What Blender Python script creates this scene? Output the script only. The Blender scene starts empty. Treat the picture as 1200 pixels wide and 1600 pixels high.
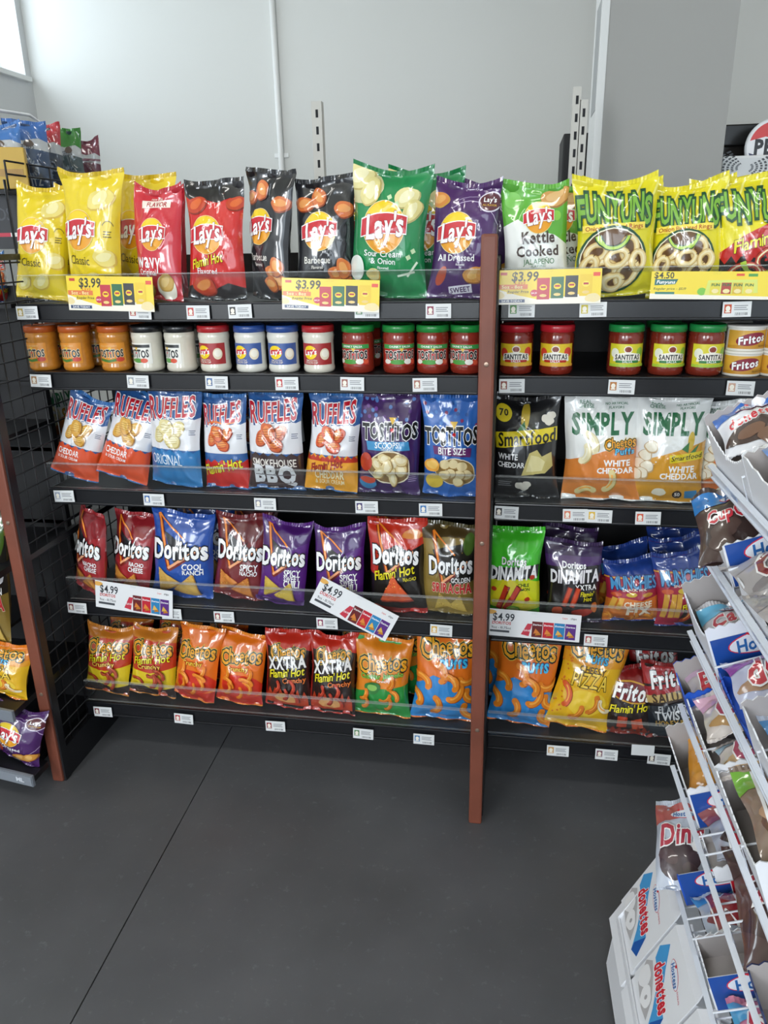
import bpy, bmesh, math, random
import numpy as np
from mathutils import Vector, Matrix, noise
from mathutils.geometry import tessellate_polygon

# ------------------------------------------------------------------ camera
scene = bpy.context.scene
COL = scene.collection
YAW, PITCH, ROLL, FPX, CAMH = .1726, .3398, .0205, 1202., 1.5
fw = np.array([-math.sin(YAW)*math.cos(PITCH), math.cos(YAW)*math.cos(PITCH), -math.sin(PITCH)])
rt = np.array([math.cos(YAW), math.sin(YAW), 0.])
dn = np.cross(fw, rt)
_c, _s = math.cos(ROLL), math.sin(ROLL)
rt, dn = _c*rt+_s*dn, -_s*rt+_c*dn
CAM = np.array([0, 0, CAMH])
cd = bpy.data.cameras.new('camera'); cam = bpy.data.objects.new('camera', cd); COL.objects.link(cam)
cd.sensor_fit = 'VERTICAL'; cd.sensor_height = 36.0; cd.sensor_width = 27.0
cd.lens = FPX/1600*36.0; cd.clip_start = .02
cam.matrix_world = Matrix(((rt[0], -dn[0], -fw[0], 0), (rt[1], -dn[1], -fw[1], 0), (rt[2], -dn[2], -fw[2], CAMH), (0, 0, 0, 1)))
scene.camera = cam
def ray(x, y): return fw+rt*(x-600)/FPX+dn*(y-800)/FPX
def atY(x, y, Y): r = ray(x, y); return CAM+r*(Y/r[1])
def atX(x, y, X): r = ray(x, y); return CAM+r*(X/r[0])
def atZ(x, y, z): r = ray(x, y); return CAM+r*((z-CAMH)/r[2])

# ------------------------------------------------------------------ light
scene.view_settings.view_transform = 'Standard'; scene.view_settings.look = 'None'
scene.view_settings.gamma = 1.0; scene.view_settings.use_curve_mapping = False
scene.view_settings.exposure = 0.0
w = bpy.data.worlds.new('sky'); scene.world = w; w.use_nodes = True
bg = w.node_tree.nodes['Background']; bg.inputs[0].default_value = (.80, .90, 1.0, 1); bg.inputs[1].default_value = 3.2
def area(name, loc, aim, sx, sy, power, color):
    l = bpy.data.lights.new(name, 'AREA'); l.shape = 'RECTANGLE'; l.size = sx; l.size_y = sy; l.energy = power; l.color = color
    o = bpy.data.objects.new(name, l); COL.objects.link(o); o.location = loc
    o.rotation_euler = (Vector(aim)-Vector(loc)).to_track_quat('-Z', 'Y').to_euler(); return o
RX0, RX1, RY0, RY1, RZ = -3.05, 3.3, -3.2, 5.0, 3.5          # room box
area('storefront_daylight_a', (-2.3, RY0+.12, 2.05), (-1.4, 2, 1.1), .8, 1.8, 68, (.97, .99, 1.0))
area('storefront_daylight_b', (-.1, RY0+.12, 2.05), (-.1, 2, 1.1), .9, 1.8, 42, (.97, .99, 1.0))
area('side_window_daylight', (RX0-.50, 3.35, 3.0), (0, 3.7, 2.1), 3.0, 1.1, 38, (.86, .94, 1.0))
for i, (lx, ly) in enumerate(((-1.5, .3), (1.0, .3), (-1.3, 3.3), (1.4, 3.3))):
    area('ceiling_light', (lx, ly, RZ-.07), (lx, ly+.001, 0), 1.15, .28, 14, (1.0, .98, .93))

# ------------------------------------------------------------------ materials
def lin(c):
    if isinstance(c, str):
        c = c.lstrip('#'); c = [int(c[i:i+2], 16)/255 for i in (0, 2, 4)]
    return tuple(x/12.92 if x <= .04045 else ((x+.055)/1.055)**2.4 for x in c[:3])
MC = {}
def mat(name, col, rough=.5, metal=0, spec=.5, bump=0, bscale=40, coat=0, noise_amt=0, nscale=6, attr=False, bdist=.002, emit=0):
    if name in MC: return MC[name]
    m = bpy.data.materials.new(name); m.use_nodes = True; nt = m.node_tree; n = nt.nodes; b = n['Principled BSDF']
    c = lin(col)+(1,)
    b.inputs['Base Color'].default_value = c; b.inputs['Roughness'].default_value = rough
    b.inputs['Metallic'].default_value = metal; b.inputs['Specular IOR Level'].default_value = spec
    b.inputs['Coat Weight'].default_value = coat; b.inputs['Coat Roughness'].default_value = .12
    tc = n.new('ShaderNodeTexCoord')
    src = None
    if attr:
        a = n.new('ShaderNodeAttribute'); a.attribute_name = 'Col'; src = a.outputs['Color']
    if noise_amt:
        t = n.new('ShaderNodeTexNoise'); t.inputs['Scale'].default_value = nscale; t.inputs['Detail'].default_value = 6
        nt.links.new(tc.outputs['Object'], t.inputs['Vector'])
        r = n.new('ShaderNodeMapRange'); r.inputs[1].default_value = .3; r.inputs[2].default_value = .7
        r.inputs[3].default_value = 1-noise_amt; r.inputs[4].default_value = 1+noise_amt
        nt.links.new(t.outputs['Fac'], r.inputs[0])
        x = n.new('ShaderNodeVectorMath'); x.operation = 'SCALE'
        if src: nt.links.new(src, x.inputs[0])
        else: x.inputs[0].default_value = c[:3]
        nt.links.new(r.outputs[0], x.inputs['Scale']); src = x.outputs[0]
    if src: nt.links.new(src, b.inputs['Base Color'])
    if bump:
        t = n.new('ShaderNodeTexNoise'); t.inputs['Scale'].default_value = bscale; t.inputs['Detail'].default_value = 4
        nt.links.new(tc.outputs['Object'], t.inputs['Vector'])
        bp = n.new('ShaderNodeBump'); bp.inputs['Strength'].default_value = bump; bp.inputs['Distance'].default_value = bdist
        nt.links.new(t.outputs['Fac'], bp.inputs['Height']); nt.links.new(bp.outputs[0], b.inputs['Normal'])
    MC[name] = m; return m
def film_mat():
    m = mat('printed_film', '#ffffff', rough=.34, spec=.5, attr=True, coat=1.0)
    nt = m.node_tree; n = nt.nodes; b = n['Principled BSDF']; b.inputs['Coat Roughness'].default_value = .07; b.inputs['Coat IOR'].default_value = 1.65
    tc = n.new('ShaderNodeTexCoord'); mp = n.new('ShaderNodeMapping'); mp.inputs['Scale'].default_value = (1, 1, .55)
    nt.links.new(tc.outputs['Object'], mp.inputs[0])
    v = n.new('ShaderNodeTexNoise'); v.noise_type = 'RIDGED_MULTIFRACTAL'; v.inputs['Scale'].default_value = 17; v.inputs['Detail'].default_value = 2.5
    v.inputs['Distortion'].default_value = .8
    nt.links.new(mp.outputs[0], v.inputs['Vector'])
    bp = n.new('ShaderNodeBump'); bp.inputs['Strength'].default_value = .42; bp.inputs['Distance'].default_value = .008
    nt.links.new(v.outputs['Fac'], bp.inputs['Height']); nt.links.new(bp.outputs[0], b.inputs['Normal'])
    nt.links.new(bp.outputs[0], b.inputs['Coat Normal'])
    return m
FILM = film_mat()
PAPER = mat('printed_card', '#ffffff', rough=.45, attr=True)
GLOSSCARD = mat('printed_gloss_card', '#ffffff', rough=.3, attr=True, coat=.2)
LABEL = mat('printed_jar_label', '#ffffff', rough=.35, attr=True, coat=.3)
BLACK = mat('black_powder_coat', '#1b1c20', rough=.38, bump=.05, bscale=300)
BLACKM = mat('black_panel', '#17181b', rough=.6, noise_amt=.2)
RAIL = mat('black_rail_plastic', '#15161a', rough=.28)
RAILW = mat('clear_rail_strip', '#3a3d42', rough=.15)
WOOD = mat('red_brown_wood', '#77402f', rough=.5, noise_amt=.25, nscale=5, bump=.3, bscale=60)
SCREW = mat('steel_screw', '#a08878', rough=.35, metal=.8)
WIREW = mat('white_wire', '#e6eaf2', rough=.35)
CARDW = mat('white_carton', '#e9ebf0', rough=.55)
CARDG = mat('grey_carton_inside', '#a9a3a2', rough=.8, noise_amt=.05)
STEEL = mat('cream_slotted_steel', '#c9c7c0', rough=.4)
DARKHOLE = mat('dark_slot', '#24262a', rough=.8)
def clear_mat(name, tint=(.97, .98, .98), fac=.0, rough=.08, extra=.02):
    m = bpy.data.materials.new(name); m.use_nodes = True; nt = m.node_tree; n = nt.nodes
    for x in list(n): n.remove(x)
    o = n.new('ShaderNodeOutputMaterial'); tr = n.new('ShaderNodeBsdfTransparent'); tr.inputs[0].default_value = tint+(1,)
    g = n.new('ShaderNodeBsdfGlossy'); g.inputs['Roughness'].default_value = rough; g.inputs[0].default_value = (1, 1, 1, 1)
    d = n.new('ShaderNodeBsdfDiffuse'); d.inputs[0].default_value = (.7, .73, .75, 1)
    f = n.new('ShaderNodeLayerWeight'); f.inputs[0].default_value = .12
    mx = n.new('ShaderNodeMixShader'); mx2 = n.new('ShaderNodeMixShader'); mx2.inputs[0].default_value = extra
    ad = n.new('ShaderNodeMath'); ad.operation = 'MULTIPLY_ADD'; ad.inputs[1].default_value = .22; ad.inputs[2].default_value = fac
    nt.links.new(f.outputs['Fresnel'], ad.inputs[0]); nt.links.new(ad.outputs[0], mx.inputs[0])
    nt.links.new(tr.outputs[0], mx.inputs[1]); nt.links.new(g.outputs[0], mx.inputs[2])
    nt.links.new(mx.outputs[0], mx2.inputs[1]); nt.links.new(d.outputs[0], mx2.inputs[2])
    nt.links.new(mx2.outputs[0], o.inputs[0]); return m
ACRYL = clear_mat('clear_acrylic', extra=.012)
CELLO = clear_mat('clear_cellophane', fac=.06, rough=.15, extra=.05)
LIPM = clear_mat('clear_acrylic_edge', extra=.2)
GLASS = clear_mat('window_glass', fac=.0, extra=0)

# ------------------------------------------------------------------ object helpers
def tag(o, label, cat, group=None):
    o['label'] = label; o['category'] = cat
    if group: o['group'] = group
    return o
def obj(name, verts, faces, m, parent=None, smooth=False, cols=None, norms=None, loc=None, rot=None):
    me = bpy.data.meshes.new(name); me.from_pydata([tuple(map(float, v)) for v in verts], [], [tuple(map(int, f)) for f in faces])
    ms = m if isinstance(m, (list, tuple)) else [m]
    for q in ms: me.materials.append(q)
    if smooth or norms is not None: me.polygons.foreach_set('use_smooth', [True]*len(me.polygons))
    if cols is not None:
        a = me.color_attributes.new('Col', 'FLOAT_COLOR', 'POINT')
        c = np.ones((len(verts), 4), dtype=np.float32); c[:, :3] = cols
        a.data.foreach_set('color', c.ravel())
    me.update()
    if norms is not None:
        me.normals_split_custom_set_from_vertices([tuple(map(float, v)) for v in norms])
    o = bpy.data.objects.new(name, me); COL.objects.link(o)
    if parent: o.parent = parent
    if loc is not None: o.location = loc
    if rot is not None: o.rotation_euler = rot
    return o
def empty(name, loc=(0, 0, 0), rot=(0, 0, 0), parent=None):
    o = bpy.data.objects.new(name, None); COL.objects.link(o); o.location = loc; o.rotation_euler = rot
    o.empty_display_size = .05
    if parent: o.parent = parent
    return o
class MB:
    def __init__(s): s.v = []; s.f = []; s.mi = []
    def add(s, vs, fs, mi=0):
        k = len(s.v); s.v += [tuple(v) for v in vs]; s.f += [tuple(i+k for i in f) for f in fs]; s.mi += [mi]*len(fs); return s
    def box(s, x0, y0, z0, x1, y1, z1, mi=0, M=None):
        vs = [(x, y, z) for x in (x0, x1) for y in (y0, y1) for z in (z0, z1)]
        if M is not None: vs = [tuple(M @ Vector(v)) for v in vs]
        return s.add(vs, [(0, 1, 3, 2), (4, 6, 7, 5), (0, 4, 5, 1), (2, 3, 7, 6), (0, 2, 6, 4), (1, 5, 7, 3)], mi)
    def bbox(s, x0, y0, z0, x1, y1, z1, b=.003, mi=0):          # box with chamfered edges
        bm = bmesh.new(); bmesh.ops.create_cube(bm, size=1)
        bmesh.ops.scale(bm, vec=(x1-x0, y1-y0, z1-z0), verts=bm.verts)
        bmesh.ops.translate(bm, vec=((x0+x1)/2, (y0+y1)/2, (z0+z1)/2), verts=bm.verts)
        bmesh.ops.bevel(bm, geom=bm.edges[:], offset=b, segments=2, affect='EDGES', profile=.6)
        bm.verts.index_update(); s.add([v.co[:] for v in bm.verts], [[v.index for v in f.verts] for f in bm.faces], mi); bm.free(); return s
    def tube(s, pts, r, n=8, mi=0):
        pts = [Vector(p) for p in pts]; vs = []; fs = []
        for i, p in enumerate(pts):
            d = (pts[min(i+1, len(pts)-1)]-pts[max(i-1, 0)]).normalized()
            a = d.orthogonal().normalized() if i == 0 else (pa-d*pa.dot(d)).normalized()
            pa = a; b = d.cross(a)
            for k in range(n):
                t = 2*math.pi*k/n; vs.append(p+(a*math.cos(t)+b*math.sin(t))*r)
        for i in range(len(pts)-1):
            for k in range(n): fs.append((i*n+k, i*n+(k+1) % n, (i+1)*n+(k+1) % n, (i+1)*n+k))
        fs.append(tuple(range(n-1, -1, -1))); fs.append(tuple((len(pts)-1)*n+k for k in range(n)))
        return s.add(vs, fs, mi)
    def lathe(s, prof, n=40, c=(0, 0, 0), mi=0):
        vs = []; fs = []
        for r, z in prof:
            for k in range(n):
                t = 2*math.pi*k/n; vs.append((c[0]+r*math.cos(t), c[1]+r*math.sin(t), c[2]+z))
        for i in range(len(prof)-1):
            for k in range(n): fs.append((i*n+k, i*n+(k+1) % n, (i+1)*n+(k+1) % n, (i+1)*n+k))
        fs.append(tuple(range(n-1, -1, -1))); fs.append(tuple((len(prof)-1)*n+k for k in range(n)))
        return s.add(vs, fs, mi)
    def build(s, name, m, parent=None, smooth=False, **k):
        o = obj(name, s.v, s.f, m, parent, smooth, **k)
        if any(s.mi): o.data.polygons.foreach_set('material_index', s.mi)
        return o
def struct(o): o['kind'] = 'structure'; return o

# ------------------------------------------------------------------ printed art: flat shapes laid on any surface
GLY = {}
def glyph(ch, bold):
    k = (ch, round(bold, 3))
    if k in GLY: return GLY[k]
    cu = bpy.data.curves.new('g', 'FONT'); cu.body = ch; cu.size = 1; cu.resolution_u = 2; cu.offset = bold; cu.fill_mode = 'FRONT'
    o = bpy.data.objects.new('g', cu); COL.objects.link(o)
    dg = bpy.context.evaluated_depsgraph_get(); me = o.evaluated_get(dg).to_mesh()
    me.calc_loop_triangles()
    v = np.array([x.co[:2] for x in me.vertices]) if len(me.vertices) else np.zeros((0, 2))
    t = [tuple(x.vertices) for x in me.loop_triangles]
    o.evaluated_get(dg).to_mesh_clear(); bpy.data.objects.remove(o); bpy.data.curves.remove(cu)
    GLY[k] = (v, t); return GLY[k]
ASPECT = [1.0]
class Art:
    """Flat coloured shapes in units where the panel is 2 wide (x -1..1) and `h` tall (y 0..h)."""
    def __init__(s, h, base): s.h = h; s.base = lin(base); s.sh = []; s.cf = ASPECT[0]; s.dx = 0; s.sx = 1
    def _put(s, v, t, c, lay=None):
        v = np.asarray(v, float)
        if not len(v): return
        v = v.copy(); v[:, 0] = v[:, 0]*s.sx+s.dx
        b = (v[:, 0].min(), v[:, 0].max(), v[:, 1].min(), v[:, 1].max())
        if lay is None:
            lay = 1
            for q in s.sh:
                B = q[4]
                if B[0] < b[1] and B[1] > b[0] and B[2] < b[3] and B[3] > b[2]: lay = max(lay, q[3]+1)
        s.sh.append((v, t, lin(c), lay, b)); return lay
    def poly(s, pts, c):
        t = tessellate_polygon([[Vector((p[0], p[1], 0)) for p in pts]])
        s._put(pts, t, c); return s
    def rect(s, x0, y0, x1, y1, c, r=0, rot=0):
        pts = [(x0, y0), (x1, y0), (x1, y1), (x0, y1)]
        if rot:
            cx, cy = (x0+x1)/2, (y0+y1)/2; a, b = math.cos(rot), math.sin(rot)
            pts = [(cx+(x-cx)*a-(y-cy)*b, cy+(x-cx)*b+(y-cy)*a) for x, y in pts]
        return s.poly(pts, c)
    def ell(s, cx, cy, rx, ry, c, rot=0, n=28, seed=None, j=.12):
        rn = random.Random(seed); ph = [rn.uniform(0, 6.3) for _ in range(3)]
        pts = []
        for k in range(n):
            t = 2*math.pi*k/n; q = 1
            if seed is not None: q += j*(math.sin(2*t+ph[0])*.5+math.sin(3*t+ph[1])*.4+math.sin(5*t+ph[2])*.25)
            x, y = rx*q*math.cos(t), ry*q*math.sin(t)
            pts.append((cx+x*math.cos(rot)-y*math.sin(rot), cy+(x*math.sin(rot)+y*math.cos(rot))*s.cf))
        return s.poly(pts, c)
    def stroke(s, pts, w, c, taper=False):
        pts = [Vector(p) for p in pts]; L = []; R = []
        for i, p in enumerate(pts):
            d = (pts[min(i+1, len(pts)-1)]-pts[max(i-1, 0)]).normalized(); q = Vector((-d.y, d.x))*w/2
            if taper: q *= .25+.75*math.sin(math.pi*(i+.5)/len(pts))
            L.append(p+q); R.append(p-q)
        v = [tuple(x) for x in L+R]; n = len(L)
        s._put(v, [t for i in range(n-1) for t in ((i, i+1, n+i), (i+1, n+i+1, n+i))], c); return s
    def arc(s, cx, cy, r, a0, a1, w, c, n=12, ry=None):
        ry = ry or r
        return s.stroke([(cx+r*math.cos(a0+(a1-a0)*k/n), cy+ry*math.sin(a0+(a1-a0)*k/n)) for k in range(n+1)], w, c)
    def text(s, t, cx, cy, w, c, out=(), sh=0, rot=0, arc=0, bold=.012, hs=1.0, gap=.07, bounce=0, grow=0):
        """one word or line, fitted to width w; out = [(offset, colour)] outlines from widest to narrowest"""
        lay = []; x = 0
        bold *= .75; out = [(o*.72+bold*.3, c_) for o, c_ in out]; gap = gap+1.7*bold+(.25*max([o for o, c_ in out]) if out else 0)
        for i, ch in enumerate(t):
            if ch == ' ': x += .3; continue
            v, _ = glyph(ch, 0)
            if not len(v): continue
            sc = 1+grow*abs(2*i/max(1, len(t)-1)-1)
            lay.append((ch, x-v[:, 0].min()*sc, sc, (1 if i % 2 else -1)*bounce)); x += (v[:, 0].max()-v[:, 0].min())*sc+gap
        tot = x-gap; k = w/tot
        base = None
        for off, col in list(out)+[(bold, c)]:
            V = []; T = []
            for ch, lx, sc, bo in lay:
                v, tr = glyph(ch, off)
                if not len(v): continue
                a = v*np.array([sc, sc])+np.array([lx, bo-(sc-1)*.35]); n0 = sum(len(q) for q in V)
                V.append(a); T += [(p[0]+n0, p[1]+n0, p[2]+n0) for p in tr]
            if not V: return s
            V = np.concatenate(V); V[:, 0] += V[:, 1]*sh; V = (V-np.array([tot/2, .35]))*k; V[:, 1] *= hs
            if arc: V[:, 1] -= arc*V[:, 0]**2
            a, b = math.cos(rot), math.sin(rot)
            V = np.stack([V[:, 0]*a-V[:, 1]*b+cx, V[:, 0]*b+V[:, 1]*a+cy], 1)
            s._put(V, T, col)
        return s
def clipax(poly, ax, lo, hi):
    for sgn, lim in ((1, lo), (-1, -hi)):
        out = []; n = len(poly)
        for i in range(n):
            a, b = poly[i], poly[(i+1) % n]; da, db = sgn*a[ax]-lim, sgn*b[ax]-lim
            if da >= 0: out.append(a)
            if (da >= 0) != (db >= 0):
                t = da/(da-db); out.append((a[0]+(b[0]-a[0])*t, a[1]+(b[1]-a[1])*t))
        poly = out
        if len(poly) < 3: return []
    return poly
def art_pieces(art, nx, ny, x0=-1, x1=1, y0=0, y1=None):
    """slice every shape along the panel's grid and clip it to the panel -> (pts2d, faces, cols, layer)"""
    y1 = art.h if y1 is None else y1
    P = []; Fc = []; C = []; L = []
    gx = [x0+(x1-x0)*i/nx for i in range(nx+1)]; gy = [y0+(y1-y0)*i/ny for i in range(ny+1)]
    dx = (x1-x0)/nx; dy = (y1-y0)/ny
    for v, tris, c, lay, b in art.sh:
        for t in tris:
            tri = [tuple(v[i]) for i in t]
            xa, xb = min(p[0] for p in tri), max(p[0] for p in tri); ya, yb = min(p[1] for p in tri), max(p[1] for p in tri)
            i0 = max(0, int((xa-x0)/dx)); i1 = min(nx-1, int((xb-x0)/dx)); j0 = max(0, int((ya-y0)/dy)); j1 = min(ny-1, int((yb-y0)/dy))
            if xb <= x0 or xa >= x1 or yb <= y0 or ya >= y1: continue
            for i in range(i0, i1+1):
                s = clipax(tri, 0, gx[i], gx[i+1]) if (i0 != i1 or xa < x0 or xb > x1) else tri
                if not s: continue
                for j in range(j0, j1+1):
                    q = clipax(s, 1, gy[j], gy[j+1]) if (j0 != j1 or ya < y0 or yb > y1) else s
                    if len(q) < 3: continue
                    k = len(P); P += q; Fc.append(tuple(range(k, k+len(q)))); C += [c]*len(q); L += [lay]*len(q)
    return P, Fc, C, L
def fix_wind(P, F):
    out = []
    for f in F:
        a = 0
        for i in range(len(f)):
            p, q = P[f[i]], P[f[(i+1) % len(f)]]; a += p[0]*q[1]-q[0]*p[1]
        out.append(f if a > 0 else f[::-1])
    return out
def flat_art(name, art, W, H, m, parent=None, thick=.0012, eps=.00022, box=True, **k):
    """thin card, printed side facing local -Y, lower edge centre at the origin"""
    P, F, C, L = art_pieces(art, 1, 1)
    v = [(x, y, z) for x in (-W/2, W/2) for y in (0, thick) for z in (0, H)]
    f = [(0, 1, 3, 2), (4, 6, 7, 5), (0, 4, 5, 1), (2, 3, 7, 6), (0, 2, 6, 4), (1, 5, 7, 3)]
    c = [art.base]*8; k0 = 8
    if not box: v = []; f = []; c = []; k0 = 0
    F = fix_wind(P, F)
    for (x, y), l in zip(P, L): v.append((x*W/2, -eps*l, y/art.h*H))
    v2 = v; f += [tuple(i+k0 for i in q) for q in F]; c += C
    return obj(name, v2, f, m, parent, cols=np.array(c), **k)
# ------------------------------------------------------------------ film bags
def bag_grid(W, H, T, seed, NX=28, NY=40, ear=.012, pinch=.10, bend=.0, crease=1.0):
    rn = random.Random(seed); ph = [rn.uniform(0, 6.28) for _ in range(8)]; off = Vector((rn.uniform(-50, 50), seed*3.7, 1))
    G = {}
    for side in (1, -1):
        A = np.zeros((NX+1, NY+1, 3))
        for i in range(NX+1):
            x = -1+2*i/NX
            for j in range(NY+1):
                v = j/NY; s = max(0., math.sin(math.pi*min(1, max(0, (v-.035)/.93))))**.62
                vb = s*(1.08-.22*v)
                half = W/2*(1-pinch*s)
                z = H*v
                e = max(0, (v-.86)/.14); z += ear*e*(x*x-.35)+ear*.5*e*math.sin(2.2*x+ph[0])
                e2 = max(0, (.12-v)/.12); z += .006*e2*(x*x-.3)*(1 if seed % 2 else -.3)
                p = max(0, 1-abs(x)**2.3)**.62
                t = T/2*vb*p
                endf = max(0, 1-s)
                # folds radiating from the seals, long creases down the film
                f = (math.sin(5.2*x+ph[1])*.55+math.sin(9.1*x+ph[2])*.35)*math.exp(-min(v, 1-v)/.13)*.0065*crease
                q = Vector((x*W*7+z*3, z*9, side*2))+off
                n = noise.noise(q)*.5; rdg = 1-abs(noise.noise(q*1.9+Vector((7, 3, 1))))*2
                f += crease*(n*.007+(max(0, rdg)**4)*.0045)*(.3+.7*p)
                y = -side*t - f*side*(p**.35 if p > 0 else 0)
                y += bend*math.sin(math.pi*v)*.5 + .010*max(0, (v-.9)/.1)*math.sin(ph[3]+1.3*x)+.006*math.sin(3*v+ph[4])*x
                # dented side edges
                xx = x*half*(1+.02*math.sin(9*v+ph[5]+(1.5 if x > 0 else 0))*abs(x)**3)+.012*math.sin(2.6*v+ph[6])*(W/.2)*.4
                A[i, j] = (xx, y, z)
        G[side] = A
    G[-1][0] = G[1][0]; G[-1][-1] = G[1][-1]
    return G
def grid_norm(A):
    du = np.gradient(A, axis=0); dv = np.gradient(A, axis=1)
    n = np.cross(du, dv); n /= np.linalg.norm(n, axis=2, keepdims=True)+1e-9; return n   # faces -Y
def bil(A, u, v):
    NX, NY = A.shape[0]-1, A.shape[1]-1
    fx = np.clip(u*NX, 0, NX-1e-6); fy = np.clip(v*NY, 0, NY-1e-6); i = fx.astype(int); j = fy.astype(int); a = (fx-i)[:, None]; b = (fy-j)[:, None]
    return A[i, j]*(1-a)*(1-b)+A[i+1, j]*a*(1-b)+A[i, j+1]*(1-a)*b+A[i+1, j+1]*a*b
def grid_mesh(name, A, art, m, parent=None, eps=.0005, extra=None, flip=1):
    """front sheet A with the art laid on it; extra = other sheets (no print)"""
    NX, NY = A.shape[0]-1, A.shape[1]-1; N = grid_norm(A)
    V = [A.reshape(-1, 3)]; NN = [N.reshape(-1, 3)]; Cc = [np.tile(art.base, ((NX+1)*(NY+1), 1))]
    F = [(i*(NY+1)+j, (i+1)*(NY+1)+j, (i+1)*(NY+1)+j+1, i*(NY+1)+j+1) for i in range(NX) for j in range(NY)]
    k = len(V[0])
    for B, col in (extra or []):
        NB = -grid_norm(B); V.append(B.reshape(-1, 3)); NN.append(NB.reshape(-1, 3)); Cc.append(np.tile(lin(col), (len(V[-1]), 1)))
        F += [(k+i*(NY+1)+j+1, k+(i+1)*(NY+1)+j+1, k+(i+1)*(NY+1)+j, k+i*(NY+1)+j) for i in range(NX) for j in range(NY)]; k += len(V[-1])
    P, Fa, C, L = art_pieces(art, NX, NY)
    if P:
        Fa = fix_wind(P, Fa); P = np.array(P); u = (P[:, 0]+1)/2; v = P[:, 1]/art.h
        pos = bil(A, u, v); nn = bil(N, u, v); nn /= np.linalg.norm(nn, axis=1, keepdims=True)+1e-9
        pos = pos+nn*((np.array(L)+.8)*eps)[:, None]
        V.append(pos); NN.append(nn); Cc.append(np.array(C)); F += [tuple(i+k for i in f) for f in Fa]
    return obj(name, np.concatenate(V), F, m, parent, cols=np.concatenate(Cc), norms=np.concatenate(NN))
def make_bag(name, art, W, H, T=None, seed=1, back=None, seal=None, **k):
    T = T or W*.48
    G = bag_grid(W, H, T, seed, **k)
    o = grid_mesh(name, G[1], art, FILM, extra=[(G[-1], back or art.back)])
    # crimped seals: ribbed strips past the two ends
    A = G[1]; NX = A.shape[0]-1
    for nm, j, dz in (('top_seal', -1, .010), ('bottom_seal', 0, -.0035)):
        e = A[:, j]; vs = []; fs = []; n = 44; cs = []
        for side in (-1, 1):
            for r in range(3):
                for q in range(n+1):
                    p = bil(A, np.array([q/n]), np.array([1.0 if j == -1 else 0.0]))[0]
                    rib = .0006*(1 if q % 2 else -1)
                    vs.append((p[0], p[1]+side*.0007+rib+(.0015*math.sin(q*.35+seed) if r else 0)*r, p[2]+dz*r/2)); cs.append(lin(getattr(art, 'seal', None) or back or art.back))
        m = 3*(n+1)
        for r in range(2):
            for q in range(n):
                a = r*(n+1)+q; b = a+n+1
                fs.append((a, a+1, b+1, b)); fs.append((m+b, m+b+1, m+a+1, m+a))
        for q in range(n): a = 2*(n+1)+q; fs.append((a, a+1, m+a+1, m+a))
        obj(nm, vs, fs, FILM, o, cols=np.array(cs))
    return o

# ------------------------------------------------------------------ bag artwork (2 wide, 2.9 tall)
HH = 2.9
Y, R, K, WH, GN = '#f5d310', '#cf2030', '#141414', '#ffffff', '#118a45'
def A_(base, back=None, seal=None):
    a = Art(HH, base); a.back = back or base; a.seal = seal; return a
def chip(a, x, y, r, seed=1, rot=0, c1='#e9c563', c2='#f3dc8e', c3='#cf9f3e', fl=.75):
    a.ell(x, y, r, r*fl, c3, rot, seed=seed, n=20); a.ell(x-.02, y+.02, r*.94, r*fl*.92, c1, rot, seed=seed, n=20)
    a.ell(x-.06*r, y+.1*r, r*.62, r*fl*.5, c2, rot+.3, seed=seed+3, n=16)
def tri(a, x, y, r, rot, c='#e0a440', c2='#c07a24', sp=8, seed=2):
    pts = [(x+r*math.cos(rot+t), y+r*a.cf*math.sin(rot+t)) for t in (1.57, 3.66, 5.76)]
    q = [(x+.04+r*1.03*math.cos(rot+t), y-.04+r*a.cf*1.03*math.sin(rot+t)) for t in (1.57, 3.66, 5.76)]
    a.poly(q, c2); a.poly(pts, c); rn = random.Random(seed)
    for k in range(sp):
        u, v = rn.random(), rn.random()
        if u+v > 1: u, v = 1-u, 1-v
        px = pts[0][0]*(1-u-v)+pts[1][0]*u+pts[2][0]*v; py = pts[0][1]*(1-u-v)+pts[1][1]*u+pts[2][1]*v
        a.ell(px, py, .022, .016, c2 if k % 2 else '#f3cf6a', n=6)
def puff(a, x, y, L, rot, c='#f08a1c', c2='#c9600c', w=.17, cv=.9, hl='#ffb347'):
    pts = [(x+L*math.cos(rot+cv*t)*t, y+L*a.cf*math.sin(rot+cv*t)*t) for t in [i/8 for i in range(9)]]
    a.stroke([(p[0]+.015, p[1]-.02) for p in pts], w*1.15, c2)
    a.ell(pts[0][0], pts[0][1], w*.52, w*.52, c, n=12); a.ell(pts[-1][0], pts[-1][1], w*.52, w*.52, c, n=12)
    a.stroke(pts, w, c); a.stroke([(p[0]-.02, p[1]+.03) for p in pts[1:-1]], w*.25, hl)
def flame(a, x0, x1, y, h, c, n=9, seed=3):
    rn = random.Random(seed); pts = [(x0, y)]
    for i in range(n):
        xa = x0+(x1-x0)*(i+.5)/n; pts.append((xa, y+h*rn.uniform(.5, 1))); pts.append((x0+(x1-x0)*(i+1)/n, y+h*rn.uniform(.05, .3)))
    pts += [(x1, y-.3), (x0, y-.3)]; a.poly(pts, c)
def smallprint(a, x, y, w, c='#ffffff', n=3, dy=.06):
    for k in range(n): a.rect(x-w/2, y-k*dy, x+w/2*(1-.2*(k % 2)), y-k*dy+.022, c)
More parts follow.
